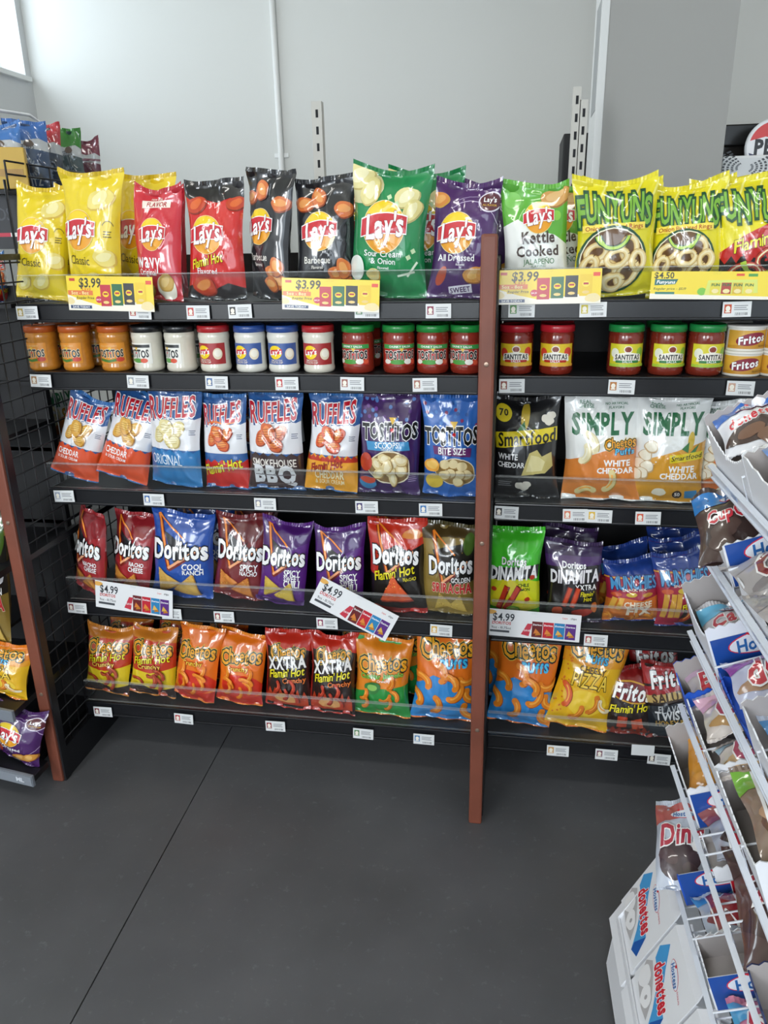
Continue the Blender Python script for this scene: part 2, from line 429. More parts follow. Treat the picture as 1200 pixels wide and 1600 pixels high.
def lays(a, x, y, r, sh=.12, ribbon=R, sun=Y, sun2='#eea21c'):
    f = a.cf; rr = r*f*1.06
    a.ell(x, y, r*1.03, r*1.09, '#fdf3b0', n=36); a.ell(x, y, r, r*1.06, sun2, n=36)
    a.poly([(x+r*.97*math.cos(t), y+rr*.97*math.sin(t)) for t in [math.radians(q) for q in range(-8, 190, 9)]], sun)
    k = r*1.10
    top = [(x-k*.98+2*k*.98*i/14, y+rr*(.17+.23*math.sin(math.pi*i/14*.9+.35)+i/14*.26)) for i in range(15)]
    bot = [(px, py-rr*(.64+.10*math.sin(i/14*math.pi))) for i, (px, py) in enumerate(top)]
    g = [(x+(px-x)*1.035, py+.05*rr) for px, py in top]+[(x+(px-x)*1.035, py-.05*rr) for px, py in bot[::-1]]
    a.poly(g, '#ffffff'); a.poly(top+bot[::-1], ribbon)
    a.text("Lay's", x, y+.06*rr, r*1.72, WH, out=[(.05, '#8f1020')], sh=.18, rot=.11, bold=.035, hs=1.55*f, gap=.02)
def cheetos(a, x, y, w, rot=.08, arc=0):
    a.text('Cheetos', x, y, w, '#f6a21b', out=[(.15, '#e9c94a'), (.11, K), (.02, '#ffd93b')], rot=rot, bold=.0, hs=1.5, gap=.05, bounce=.05, grow=.28, arc=arc)
def doritos(a, x, y, w, rot=0, c=WH, v=True):
    if v:
        a.stroke([(x-.42*w, y+.62*w), (x-.18*w, y-.42*w)], .085*w, '#7a1a08'); a.stroke([(x-.20*w, y-.42*w), (x+.42*w, y+.04*w)], .085*w, '#7a1a08')
        a.stroke([(x-.42*w, y+.62*w), (x-.18*w, y-.36*w)], .045*w, '#f58a2a'); a.stroke([(x-.20*w, y-.38*w), (x+.40*w, y+.06*w)], .05*w, '#f9b080')
        a.stroke([(x-.42*w, y+.62*w), (x+.1*w, y+.2*w)], .03*w, '#f58a2a')
    a.text('Doritos', x, y, w, c, out=[(.10, '#101014')], rot=rot, bold=.05, hs=1.7, gap=.05, bounce=.02, grow=.1)
def ruffles(a, x, y, w, rot=.1):
    a.text('RUFFLES', x, y, w, '#c5162c', out=[(.12, '#1b3f86'), (.075, WH)], rot=rot, bold=.03, hs=1.9, gap=.08, grow=.15, arc=-.05)
def tostitos(a, x, y, w, rot=0, c=K, o=WH):
    a.text('TOSTITOS', x, y, w, c, out=[(.10, o)] if o else [], rot=rot, bold=.05, hs=1.75, gap=.03, bounce=.03)
    q = x+.06*w
    a.poly([(q-.07*w, y+.22*w), (q+.07*w, y+.22*w), (q, y+.10*w)], '#e8bb3c'); a.ell(q, y+.02*w, .032*w, .032*w, '#d4202a', n=12)
def hot(a, x, y, w, rot=.18, c='#f4e61c'):
    a.text("Flamin' Hot", x, y, w, c, out=[(.05, '#2a0a06')], sh=.25, rot=rot, bold=.02, hs=1.3, gap=.04, bounce=.02)
def k_classic():
    a = A_('#ecd01c', '#e2c416', '#d8b818')
    chip(a, .45, 2.35, .42, 3, .4, '#efdc7a', '#f7ecab', '#d9b540'); chip(a, .62, 1.0, .36, 5, 0, '#efdc7a', '#f7ecab', '#d9b540'); chip(a, .1, .42, .34, 8, .6, '#efdc7a', '#f7ecab', '#d9b540'); chip(a, -.62, .35, .3, 9, .6, '#efdc7a', '#f7ecab', '#d9b540')
    lays(a, -.25, 1.62, .55); a.text('Classic', -.28, .92, .78, '#4a3c12', bold=.0)
    smallprint(a, .72, 1.62, .22, '#5a4a12', 3)
    a.arc(.72, 1.72, .16, .3, 2.8, .02, '#7a6a20'); return a
def k_wavy():
    a = A_('#cf2436', '#b81c2c', '#c02030')
    lays(a, -.02, 1.72, .5)
    a.rect(-.5, 2.42, .62, 2.64, '#f7e9dc', rot=.05); a.text('FLAVOR', .08, 2.52, .8, '#b0202a', sh=.2, rot=.05, bold=.03); a.text('new look', .08, 2.70, .5, '#f7e9dc', sh=.2)
    a.text('wavy', -.25, 1.04, 1.15, WH, bold=.02, hs=1.15); a.text('Original', -.32, .72, .78, WH)
    chip(a, -.5, .22, .38, 4, .3, '#eed79a', '#f8ebc2'); a.ell(.42, .32, .40, .42, '#f2ead8', n=24); chip(a, .45, .45, .36, 6, .6, '#e2b45c', '#f0cd85'); return a
def k_flamin():
    a = A_('#d3231f', '#17161a', '#1a1a1d')
    a.poly([(-1, 2.9), (1, 2.9), (1, 2.45), (.6, 2.55), (.2, 2.42), (-.3, 2.5), (-.6, 2.4), (-1, 2.62)], '#18171b')
    chip(a, -.55, 2.35, .38, 4, .3, '#c8401c', '#e0682c', '#8e2410'); chip(a, .8, 2.4, .3, 4, .3, '#c8401c', '#e0682c', '#8e2410')
    lays(a, -.2, 1.62, .56); hot(a, -.2, .98, 1.15); a.text('Flavored', -.2, .72, .7, WH)
    a.poly([(-1, 0), (1, 0), (1, .3), (.5, .42), (0, .25), (-.6, .4), (-1, .3)], '#1a1316'); chip(a, -.35, .32, .42, 12, 0, '#c8401c', '#e0883c', '#8e2410'); return a
def k_bbq():
    a = A_('#202126', '#1b1c20', '#1d1e22')
    for x, y, s in ((-.65, 2.35, 3), (-.15, 2.5, 5), (.7, 2.2, 6)): chip(a, x, y, .34, s, s, '#d9733a', '#eda05c', '#8c3a1a')
    lays(a, -.12, 1.68, .56); a.text('Barbecue', -.2, .98, .92, '#f2efe6'); a.text('Flavored', -.2, .80, .4, '#f2efe6')
    for x, y, s in ((.5, .62, 3), (.72, .42, 5), (.38, .35, 6), (.68, .75, 8)): chip(a, x, y, .32, s, s, '#dd7a38', '#f0aa60', '#93401c')
    a.ell(.6, .1, .4, .12, '#15161a'); return a
def k_sour():
    a = A_('#128a4c', '#0f7c44', '#0f7c44')
    a.ell(-.85, 2.6, .62, .5, '#d9d2a0', seed=3); chip(a, -.8, 2.7, .36, 4, .3, '#eadf9e', '#f7f0c4', '#c9b870'); chip(a, -.5, 2.4, .34, 7, 1.2, '#e6da94', '#f5edbe', '#c4b266')
    chip(a, .45, 2.3, .33, 9, .4, '#eadf9e', '#f7f0c4', '#b8ac68'); chip(a, .62, 2.0, .3, 13, .9, '#e4d68a', '#f2e9b4', '#b8ac68')
    for x, y in ((0, 2.3), (.2, 2.15), (.6, .95), (.72, 1.1)): a.rect(x-.06, y-.05, x+.05, y+.05, '#cfe8b8', rot=.5)
    lays(a, -.1, 1.62, .55); a.text('Sour Cream', -.1, 1.02, 1.0, WH); a.text('& Onion', -.1, .84, .68, WH); a.text('Flavored', -.1, .68, .3, WH)
    a.stroke([(.3, .5), (.75, .62)], .05, '#dff0d8'); a.stroke([(.55, .5), (.82, .85)], .05, '#dff0d8'); a.ell(-.8, .65, .2, .3, '#eef6ee'); chip(a, -.35, .5, .2, 5, 0, '#eadf9e'); return a
def k_dressed():
    a = A_('#4b2163', '#3f1a55', '#4a2062')
    a.arc(.15, 1.55, .92, -1.5, 2.2, .02, '#c9b6d8'); a.arc(.25, 1.5, 1.1, -1.5, 2.0, .014, '#c9b6d8')
    chip(a, -.8, 2.5, .28, 4, 0, '#d98a3c', '#e8a85a'); a.ell(.72, 2.45, .34, .3, '#e7dff0'); a.ell(.72, 2.45, .30, .26, '#5a1c2c'); a.text("Lay's", .72, 2.5, .36, WH, bold=.03); a.text('ALL FLAVOR', .72, 2.36, .4, '#f0c040')
    lays(a, -.2, 1.66, .55); a.text('All Dressed', -.15, 1.03, 1.15, WH, bold=.02); a.text('Flavored', .0, .85, .25, WH)
    chip(a, .45, .58, .34, 8, .2, '#d9963c', '#ecb865', '#9a5a1e'); chip(a, .75, .66, .28, 3, .8, '#d9963c', '#ecb865', '#9a5a1e')
    a.ell(-.6, .55, .14, .3, '#b8441c', rot=-.4); a.rect(-.35, .1, .35, .32, '#f1ecf6', rot=.12); a.text('SWEET', 0, .21, .6, '#4b2163', rot=.12, bold=.03); return a
def k_kettle():
    a = A_('#62b33c', '#56a436', '#6ab844')
    a.poly([(-1, 1.9), (-.55, 2.05), (0, 1.75), (.6, 1.6), (1, 1.35), (1, 0), (-1, 0)], '#f1f3ee')
    chip(a, .62, 2.6, .45, 4, .2, '#d9a35c', '#e9bd80', '#a87436'); a.ell(.66, 2.1, .14, .15, '#8ed04c', n=16); a.ell(-.65, 2.55, .25, .22, '#7cc65a')
    lays(a, .1, 2.06, .43)
    a.text('Kettle', .08, 1.55, 1.0, '#4a3a34', bold=.04, hs=1.15); a.text('Cooked', .05, 1.2, 1.3, '#4a3a34', bold=.04, hs=1.0); a.text('JALAPEÑO', .08, .92, .98, '#5a8a62'); a.text('FLAVORED', .08, .8, .45, '#7a9a82')
    for x in (-.62, -.35): a.ell(x, .35, .13, .36, '#4fae62', rot=-.3); a.ell(x+.03, .38, .05, .24, '#8fd08a', rot=-.3)
    chip(a, .25, .3, .4, 6, 1, '#d9b05c', '#e9ca80'); chip(a, .7, .42, .34, 7, .4, '#d4a850', '#e9ca80'); return a
def ring(a, x, y, r, ry=None, rot=0, c='#efd89a', c2='#c9a35c'):
    ry = ry or r*.7; n = 18
    for w, col in ((.15, c2), (.115, c), (.04, '#f9ebc0')):
        pts = []
        for k in range(n+1):
            t = 2*math.pi*k/n; px, py = r*math.cos(t), ry*math.sin(t); pts.append((x+px*math.cos(rot)-py*math.sin(rot), y+(px*math.sin(rot)+py*math.cos(rot))*a.cf))
        a.stroke(pts, w, col)
def k_funyuns(hotv=False):
    a = A_('#ecdf20', '#ded018', '#e6d81c')
    for k in range(7): a.stroke([(-1.1+k*.42, 1.9), (-.6+k*.42, 2.95)], .05, '#f6ef7a')
    a.text('FUNYUNS', -.05, 2.2, 1.75, '#7fb83a', out=[(.14, '#134f2c')], bold=.03, hs=2.4, gap=.02, rot=-.02, bounce=.05)
    if hotv:
        a.poly([(-1, 1.0), (-.4, 1.45), (.3, 1.75), (1, 1.9), (1, .2), (-1, .2)], '#c6221c'); flame(a, -1, 1, .72, .4, '#1a1212', 8); a.poly([(-1, 0), (1, 0), (1, .7), (-1, .7)], '#1a1212')
        hot(a, .15, 1.35, 1.5); ring(a, .35, .8, .38, c='#c8442c', c2='#7a1c10'); ring(a, -.3, .5, .34, c='#c8442c', c2='#7a1c10'); a.arc(.05, .9, .4, 3.3, 6.1, .10, '#b6d84a'); ring(a, .6, .3, .3, c='#c8442c', c2='#7a1c10'); return a
    a.rect(-.85, 1.66, .68, 1.84, '#ffe65a'); a.text('Onion Flavored Rings', -.08, 1.75, 1.4, '#b04a1c', bold=.02)
    a.ell(-.1, .95, .84, .78, '#134f2c'); a.ell(-.1, .95, .78, .72, '#f6f2d8'); a.ell(-.1, .95, .75, .69, '#6b4a2a')
    for x, y, r, q in ((-.5, 1.15, .24, .4), (.3, 1.2, .26, 1.5), (-.3, .7, .27, 0), (.25, .6, .28, .8), (-.62, .82, .22, 1.2), (.5, .9, .2, 1.6), (0, 1.0, .24, .3), (-.05, .42, .22, .2)): ring(a, x, y, r, rot=q)
    a.arc(-.1, 1.6, .36, 3.3, 6.1, .12, '#134f2c'); a.arc(-.1, 1.6, .36, 3.3, 6.1, .07, '#b6d84a'); return a
def k_ruff(base, low, name=None, chipc=('#d9a23c', '#ecc265', '#a8701e'), ncol=WH, extra=None, wave=True):
    a = A_('#2f5f9e', '#28548e', '#2f5f9e'); a.seal = '#2f6fb2'
    n = 12
    a.poly([(-1, 2.12)]+[(-1+2*i/n, 2.12+.035*math.cos(i*3.14)) for i in range(n+1)]+[(1, 1.15), (-1, 1.15)], '#e8e8ec')
    a.poly([(-1+2*i/n, (1.12 if low > .9 else low)+.05*math.cos(i*3.14)) for i in range(n+1)]+[(1, 0), (-1, 0)], base)
    ruffles(a, -.02, 2.40, 1.7)
    for x, y, s in ((-.35, 1.62, 4), (.25, 1.75, 7), (.1, 1.45, 9), (-.1, 1.78, 2)):
        chip(a, x, y, .34, s, s, *chipc)
        for q in range(4): a.stroke([(x-.2, y-.12+q*.07), (x+.2, y-.08+q*.07)], .014, chipc[2])
    smallprint(a, .8, 1.75, .2, '#56607a', 3)
    return a
def k_cheddar():
    a = k_ruff('#dd4f22', 1.12); a.text('CHEDDAR', -.3, .88, .95, WH, bold=.02, hs=1.5); a.text('& SOUR CREAM', -.3, .66, .9, WH, hs=1.2); return a
def k_orig():
    a = k_ruff('#2a7ab8', 1.0, chipc=('#e6d89a', '#f2e9bd', '#c0a860')); a.text('ORIGINAL', -.2, .82, 1.25, '#eaf2fa', hs=1.6, bold=.0); return a
def k_rhot():
    a = k_ruff('#c9261e', .9, chipc=('#dd6424', '#f09a4c', '#a03010')); a.stroke([(-.6, 2.1), (-.2, 2.16), (.2, 2.08), (.6, 2.15)], .06, '#e87a20', True); hot(a, -.05, .72, 1.7); return a
def k_rbbq():
    a = k_ruff('#3f2c2c', 1.0, chipc=('#d2602a', '#ec8c4c', '#8e3814')); a.text('SMOKEHOUSE', 0, .86, 1.6, '#e8e2da', hs=1.3, bold=.02); a.text('BBQ', 0, .5, 1.4, '#dfe0e4', out=[(.06, '#6a6468')], hs=1.1, bold=.07); a.rect(-.7, .47, .7, .50, '#6a6468'); smallprint(a, 0, .2, 1.2, '#8a7a78', 2); return a
def k_rfc():
    a = k_ruff('#e8a024', 1.0, chipc=('#dd5a24', '#f09a4c', '#a03010')); flame(a, -1, 1, 1.0, .2, '#c03018', 10); a.poly([(-1, 0), (1, 0), (1, .95), (-1, .95)], '#e8a024'); hot(a, -.15, .82, 1.25, c='#b0281c'); a.text('CHEDDAR', 0, .55, 1.1, '#f6e2b0', out=[(.06, '#a06018')], hs=1.6, bold=.04); a.text('& SOUR CREAM', 0, .3, 1.1, '#f6e2b0', hs=1.3, bold=.02); return a
def k_scoops():
    a = A_('#43245f', '#3a1f54', '#3f2260'); rn = random.Random(4)
    for k in range(26): a.ell(rn.uniform(-.95, .95), rn.uniform(2.1, 2.85), .06, .06, rn.choice(['#6a3f8c', '#7a4a9c', '#5a80c0', '#59307c']), n=8)
    tostitos(a, .02, 1.92, 1.75)
    a.poly([(-.75, 1.62), (.65, 1.62), (.7, 1.36), (-.7, 1.36)], '#3f93c8'); a.text('SCOOPS!', -.03, 1.52, .8, WH, hs=1.2, bold=.02); a.text('ORIGINAL', -.03, 1.4, .4, WH)
    a.ell(.05, .85, .72, .5, '#eee4c8', seed=5, j=.1); a.ell(.05, .85, .68, .46, '#8a6a3a', seed=5, j=.1)
    for x, y, s in ((-.35, .95, 2), (-.1, 1.12, 3), (.25, 1.0, 4), (.45, .8, 5), (.1, .75, 6), (-.25, .7, 7), (.2, .52, 8), (.42, 1.08, 9), (0, .9, 1)): chip(a, x, y, .22, s, s, '#e4d09a', '#f4e8c2', '#b08c4a')
    a.ell(-.72, 1.0, .2, .28, '#b83a20'); a.ell(-.6, .42, .26, .2, '#3a80b0'); a.ell(-.6, .5, .24, .1, '#c0442a'); smallprint(a, .78, .6, .25, '#a890c0', 4); return a
def k_bite():
    a = A_('#2b66b8', '#245aa6', '#2b66b8'); rn = random.Random(7)
    for k in range(22): a.ell(rn.uniform(-.95, .95), rn.uniform(2.1, 2.85), .06, .06, rn.choice(['#4a86d0', '#3a78c4', '#8a2a5c', '#2456a0']), n=8)
    tostitos(a, .0, 1.85, 1.85)
    a.poly([(-.65, 1.55), (.72, 1.5), (.68, 1.24), (-.6, 1.3)], '#6a2a6a'); a.text('BITE SIZE', .04, 1.42, .95, WH, hs=1.2, bold=.02)
    a.ell(.15, .78, .72, .46, '#f0e6cc', seed=5, j=.08); a.ell(.15, .78, .69, .43, '#9a7a42', seed=5, j=.08)
    for x, y, s in ((-.2, 1.0, 2), (.1, 1.02, 3), (.4, .95, 4), (.55, .7, 5), (.3, .7, 6), (0, .75, 7), (.25, .5, 8), (-.2, .7, 9)): a.ell(x, y, .19, .17, '#b08a4a', n=18); a.ell(x-.02, y+.02, .175, .155, '#e6d3a0', n=18)
    a.ell(-.62, .98, .26, .22, '#e6a23c'); a.ell(-.62, 1.0, .2, .14, '#f0c060'); a.ell(-.55, .5, .3, .25, '#d8b83c'); return a
def k_smart():
    a = A_('#1e1e20', '#1a1a1c', '#2a2a2c'); a.ell(-.68, 2.5, .25, .25, '#e8d024', n=20); a.text('70', -.68, 2.52, .26, K, bold=.04)
    a.ell(-.02, 2.45, .13, .42, '#d8b83c', rot=-.1); a.poly([(-.35, 1.95), (-.05, 2.3), (.05, 1.8)], '#2f7a3c'); a.poly([(.35, 2.3), (0, 1.75), (.15, 2.0)], '#2f7a3c')
    for x, y in ((.75, 2.45), (.6, 2.38), (.7, 2.3)): a.ell(x, y, .14, .12, '#efe8d8', seed=4)
    a.poly([(-.95, 1.95), (.95, 2.15), (.95, 1.75), (-.95, 1.5)], '#ecd51e'); a.text('Smartfood', 0, 1.84, 1.75, K, rot=.1, bold=.03, sh=.15, hs=1.4)
    a.text('WHITE', -.58, 1.28, .62, WH, bold=.03, hs=1.2); a.text('CHEDDAR', -.48, 1.04, .85, WH, bold=.03, hs=1.2)
    a.poly([(-.15, .72), (.1, 1.4), (.35, 1.5), (.5, 1.3), (.8, 1.42), (.85, 1.0), (.6, .8), (.3, .78)], '#cfc178'); a.poly([(0, .85), (.15, 1.35), (.4, 1.3), (.6, 1.15), (.5, .88)], '#e6dca2')
    for x, y in ((-.2, .4), (-.05, .34), (.02, .44)): a.ell(x, y, .13, .12, '#efe8d8', seed=4)
    smallprint(a, -.65, .5, .4, '#8a8a8c', 3); return a
def k_simply(kind=0):
    lowc = ('#e2873a', '#e0a02c', '#d9702c')[kind]
    a = A_('#eef0ee', '#e2e4e2', '#f0f2f0')
    a.text('REAL', -.45, 2.78, .3, '#3a7a5a'); a.text('CHEESE', -.45, 2.68, .42, '#3a7a5a'); a.text('NO ARTIFICIAL', .35, 2.74, .6, '#3a7a5a'); a.text('FLAVORS', .35, 2.64, .4, '#3a7a5a')
    a.text('SIMPLY', .0, 2.22, 1.6, '#1c6b43', bold=.05, hs=1.7, gap=.10)
    a.poly([(-1, 1.15), (-.2, 1.4), (1, 1.75), (1, 0), (-1, 0)], lowc)
    if kind == 0:
        cheetos(a, .5, 1.7, .85); a.text('Puffs', .62, 1.46, .5, '#5ac0e8', out=[(.1, '#1a3a6a')], bold=.04)
        puff(a, -.2, 1.5, .5, 1.2, '#efe4b8', '#d0b878', hl='#fbf6dc'); puff(a, -.55, 1.2, .4, .3, '#efe4b8', '#d0b878', hl='#fbf6dc')
        a.text('WHITE', .42, 1.14, .72, WH, bold=.05, hs=1.1); a.text('CHEDDAR', .38, .92, 1.0, WH, bold=.05, hs=1.1); puff(a, .1, .35, .5, .3, '#e9d89a', '#b8963c'); puff(a, -.2, .3, .4, 2.4, '#e9d89a', '#b8963c')
    else:
        if kind == 1:
            a.ell(.55, 1.78, .09, .24, '#d8b83c'); a.poly([(.3, 1.55), (.5, 1.75), (.5, 1.45)], '#2f7a3c'); a.poly([(.8, 1.7), (.55, 1.45), (.7, 1.45)], '#2f7a3c')
            a.rect(-.02, 1.22, .92, 1.44, '#ecd51e', rot=.1); a.text('Smartfood', .45, 1.34, .85, K, rot=.1, sh=.15)
        for x, y in ((-.7, 1.35), (-.85, 1.1), (-.62, 1.05), (-.75, .85), (-.9, .8), (-.55, 1.6)): a.ell(x, y, .2, .17, '#c9a878', seed=5); a.ell(x, y+.02, .17, .14, '#f2ead4', seed=5)
        a.text('WHITE', .35, 1.0, .72, WH, bold=.05, hs=1.1); a.text('CHEDDAR', .3, .8, 1.05, WH, bold=.05, hs=1.1)
        a.ell(-.2, .3, .18, .13, '#f2ead4', seed=3); a.ell(.3, .24, .13, .13, '#3a2a1a', n=16); a.text('50', .3, .25, .14, WH, bold=.02); a.rect(.5, .12, .85, .36, '#3f86b8')
    return a
def k_dor(base, top, sub, chipc=('#dd9440', '#b8641c'), subc=WH, flam=False, chips=True):
    a = A_(base, base, base)
    if top: a.poly([(-1, 2.0), (-.3, 2.2), (.3, 2.05), (1, 2.3), (1, 2.9), (-1, 2.9)], top)
    if flam:
        flame(a, -1, 1, 1.2, .3, '#b0300c', 7); a.poly([(-1, 0), (1, 0), (1, 1.18), (-1, 1.18)], '#17130f')
    a.poly([(-.55, 2.35), (-.1, 1.2), (.55, 1.75)], '#17171d')
    doritos(a, .0, 1.78, 1.72, .04)
    for k, s in enumerate(sub): a.text(s, .45, 1.22-k*.2, min(.62, .16*len(s)), subc, hs=1.3, bold=.03)
    if chips: tri(a, -.45, .62, .5, .5, *chipc, sp=16); tri(a, .28, .45, .5, -.3, *chipc, sp=16, seed=5)
    return a
def k_nacho(): a = k_dor('#a3262c', '#8a1c24', ['NACHO', 'CHEESE']); return a
def k_cool():
    a = k_dor('#1d4fa8', None, ['COOL', 'RANCH'], ('#e2b45c', '#c08a34')); return a
def k_spicy(): return k_dor('#7a2428', '#6a1c20', ['SPICY', 'NACHO'], ('#dd8a40', '#a8541c'))
def k_sweet():
    a = k_dor('#5b2380', '#4b1c6c', ['SPICY', 'SWEET', 'CHILI'], ('#d9b84c', '#a8842a')); a.poly([(-1, 0), (1, 0), (1, .2), (-1, .15)], '#451a62'); return a
def k_fnacho():
    a = A_('#1a1512', '#b8261c', '#c22a1c'); a.poly([(-1, 1.9), (-.5, 2.0), (0, 2.25), (.5, 2.05), (1, 2.3), (1, 2.9), (-1, 2.9)], '#c8301c'); a.ell(.55, 2.55, .32, .16, '#e88a2c', seed=3)
    a.poly([(-1, 1.3), (-.7, 1.2), (-.6, 1.9), (-1, 2.1)], '#c8301c'); doritos(a, -.02, 1.95, 1.6, .02); hot(a, -.08, 1.38, 1.45, .22); a.text('NACHO', .5, 1.22, .42, '#f4e61c', rot=.1, hs=1.3)
    tri(a, -.05, .75, .65, .1, '#dd5a28', '#9a2c10', 22); a.poly([(-1, 0), (1, 0), (1, .14), (-1, .1)], '#a0201a'); return a
def k_srir():
    a = A_('#8f7634', '#7e6a30', '#4a4220'); a.poly([(-.6, 2.2), (1, 2.5), (1, 1.2), (.2, 1.05), (-.35, 1.6)], '#23201a'); a.poly([(-1, 2.5), (0, 2.6), (1, 2.6), (1, 2.9), (-1, 2.9)], '#4a3a1c'); a.ell(.75, 2.4, .2, .4, '#4a6a24')
    doritos(a, .1, 1.75, 1.6, .04); a.text('GOLDEN', .5, 1.26, .7, WH, hs=1.3, bold=.03); a.text('SRIRACHA', .15, .98, 1.45, '#c8242a', out=[(.08, '#f0e6c8')], hs=1.6, bold=.05)
    tri(a, -.2, .4, .42, .3, '#cfae54', '#9a7a2c', 14); tri(a, .4, .38, .42, -.2, '#cfae54', '#9a7a2c', 14, 5); return a
def k_dina():
    a = A_('#46c62c', '#38b024', '#46c62c'); a.poly([(-1, 1.4), (0, 1.6), (1, 1.3), (1, .4), (.2, .2), (-1, .5)], '#d8dc28'); a.poly([(-.9, .6), (-.3, 1.5), (.4, 1.2), (.9, .5), (0, .3)], '#ecdc28')
    a.text('Doritos', 0, 2.0, .9, WH, out=[(.08, '#1c4a1c')], bold=.04, hs=1.3); a.poly([(-.95, 1.35), (.92, 1.5), (.95, 1.9), (-.9, 1.75)], '#17171a'); a.text('DINAMITA', 0, 1.63, 1.7, WH, rot=.06, sh=.2, bold=.06, hs=1.75)
    a.text('CHILE', .4, 1.25, .4, '#2a4a12', bold=.03); a.text('LIMON', .42, 1.1, .42, '#2a4a12', bold=.03)
    for x0, x1 in ((-.5, -.2), (-.25, .25)): a.stroke([(x0, .35), (x1, 1.2)], .22, '#8e1f14'); a.stroke([(x0-.02, .37), (x1-.03, 1.18)], .16, '#d2381f')
    a.ell(.05, .35, .26, .2, '#7cc63c'); a.ell(.05, .35, .2, .15, '#c9e88a')
    for x, y in ((-.7, 1.05), (.55, .75), (.7, 1.5)): a.ell(x, y, .1, .09, '#c03a20', n=10)
    return a
def k_dinax():
    a = A_('#1b1819', '#231a30', '#3a2450'); a.poly([(-1, 2.5), (1, 2.5), (1, 2.9), (-1, 2.9)], '#33204a'); a.poly([(-1, 2.1), (1, 2.2), (1, 2.5), (-1, 2.5)], '#4a2a66')
    a.text('Doritos', 0, 2.2, .85, WH, bold=.04, hs=1.3); a.text('DINAMITA', 0, 1.8, 1.75, '#f0eef2', out=[(.06, '#402050')], rot=.05, sh=.2, bold=.05, hs=1.8)
    a.text('XXTRA', .42, 1.42, .78, WH, bold=.03, hs=1.3); a.text("Flamin'", .48, 1.15, .5, '#f4e61c', sh=.2, bold=.02, hs=1.3); a.text('Hot', .5, .95, .3, '#f4e61c', sh=.2, bold=.02, hs=1.3)
    for x0, x1 in ((-.4, -.15), (-.1, .15)): a.stroke([(x0, .65), (x1, 1.4)], .2, '#8e2010'); a.stroke([(x0, .67), (x1, 1.38)], .13, '#cf4a26')
    a.ell(.3, .4, .4, .16, '#b0301c', seed=2); a.ell(-.6, .45, .2, .18, '#c04a20', seed=6); a.ell(.75, .6, .12, .2, '#d0702a', seed=6); return a
def k_munch(flam=False):
    a = A_('#a82440', '#1f3c8a', '#1f3c8a'); a.poly([(-1, 2.35), (0, 2.25), (1, 2.35), (1, 2.9), (-1, 2.9)], '#22408e'); a.stroke([(-1, 2.3), (0, 2.18), (1, 2.32)], .06, '#d8a23c')
    a.text('MUNCHIES', 0, 2.05, 1.62, '#4f9ad0', out=[(.10, '#14306a')], bold=.02, hs=2.2, gap=.04, arc=.08); a.text('SNACK MIX', .0, 1.72, .85, '#f4e6e0', bold=.03)
    a.ell(-.1, 1.5, .2, .1, '#d8b83c'); a.ell(.5, 1.45, .2, .09, '#c89030'); a.ell(-.65, 1.5, .2, .09, '#d05a30')
    if flam:
        for x in (-.75, -.5, -.3): a.rect(x-.09, .4, x+.09, 1.4, '#d9a23c', rot=-.15)
        a.poly([(-.3, .3), (.2, 1.35), (.8, 1.5), (1, .2), (0, 0)], '#1c1612'); hot(a, .35, .9, 1.1, .1); puff(a, -.2, .3, .6, .2, '#c2401c', '#7a1c0c'); puff(a, .3, .25, .5, 1.2, '#c2401c', '#7a1c0c'); chip(a, .7, .5, .25, 4)
    else:
        a.poly([(-1, 0), (1, 0), (1, 1.35), (.3, 1.2), (-.4, 1.35), (-1, 1.2)], '#d9782a')
        for x in (-.75, -.5): a.rect(x-.09, .7, x+.09, 1.35, '#e9b24c', rot=-.2)
        a.text('CHEESE', .15, 1.0, 1.0, '#f8ead2', bold=.05, hs=1.4); a.text('FIX', .18, .66, .8, '#f8ead2', bold=.07, hs=1.1); rn = random.Random(2)
        for k in range(8): puff(a, rn.uniform(-.8, .6), rn.uniform(.08, .3), .3, rn.uniform(0, 3), '#e08a2c', '#b8601c', w=.12)
    return a
def k_cflam(low='#e3c522'):
    a = A_('#c53a1c', '#b8441c', '#d8882c'); a.poly([(-1, 2.5), (1, 2.5), (1, 2.9), (-1, 2.9)], '#cc7a24')
    a.poly([(-1, 1.2), (0, 1.1), (1, 1.4), (1, .1), (-1, .1)], low); a.poly([(-1, 0), (1, 0), (1, .45), (.3, .3), (-.4, .5), (-1, .35)], '#2a1612')
    cheetos(a, 0, 2.2, 1.7); hot(a, 0, 1.72, 1.55); a.text('Crunchy', -.05, 1.42, 1.0, '#f2c84a', out=[(.08, '#7a1c10')], rot=.1, bold=.03)
    for x, y, r in ((-.1, 1.0, -.5), (.55, .9, 1.4), (.1, .55, .4), (-.35, .6, 1.9), (.4, .4, .8)): puff(a, x, y, .5, r, '#a83a1c', '#641c0c', w=.13, hl='#d0603a')
    return a
def k_crunch():
    a = A_('#ec7416', '#e06a12', '#ee8a1c'); cheetos(a, .0, 2.1, 1.72); a.text('Crunchy', -.05, 1.6, .95, '#f6d23c', out=[(.09, '#a83010')], rot=.1, bold=.03)
    a.ell(.1, .8, .85, .6, '#d8321c', seed=4, j=.1); a.poly([(-1, 0), (1, 0), (1, .5), (0, .25), (-1, .45)], '#c42a1a')
    for x, y, r in ((-.6, 1.1, .4), (.3, 1.1, .2), (-.2, .8, 1.4), (.5, .6, .9), (-.5, .5, .3), (0, .3, .4), (.6, 1.0, 1.8)): puff(a, x, y, .5, r, '#f0861c', '#b84a0c', w=.14)
    return a
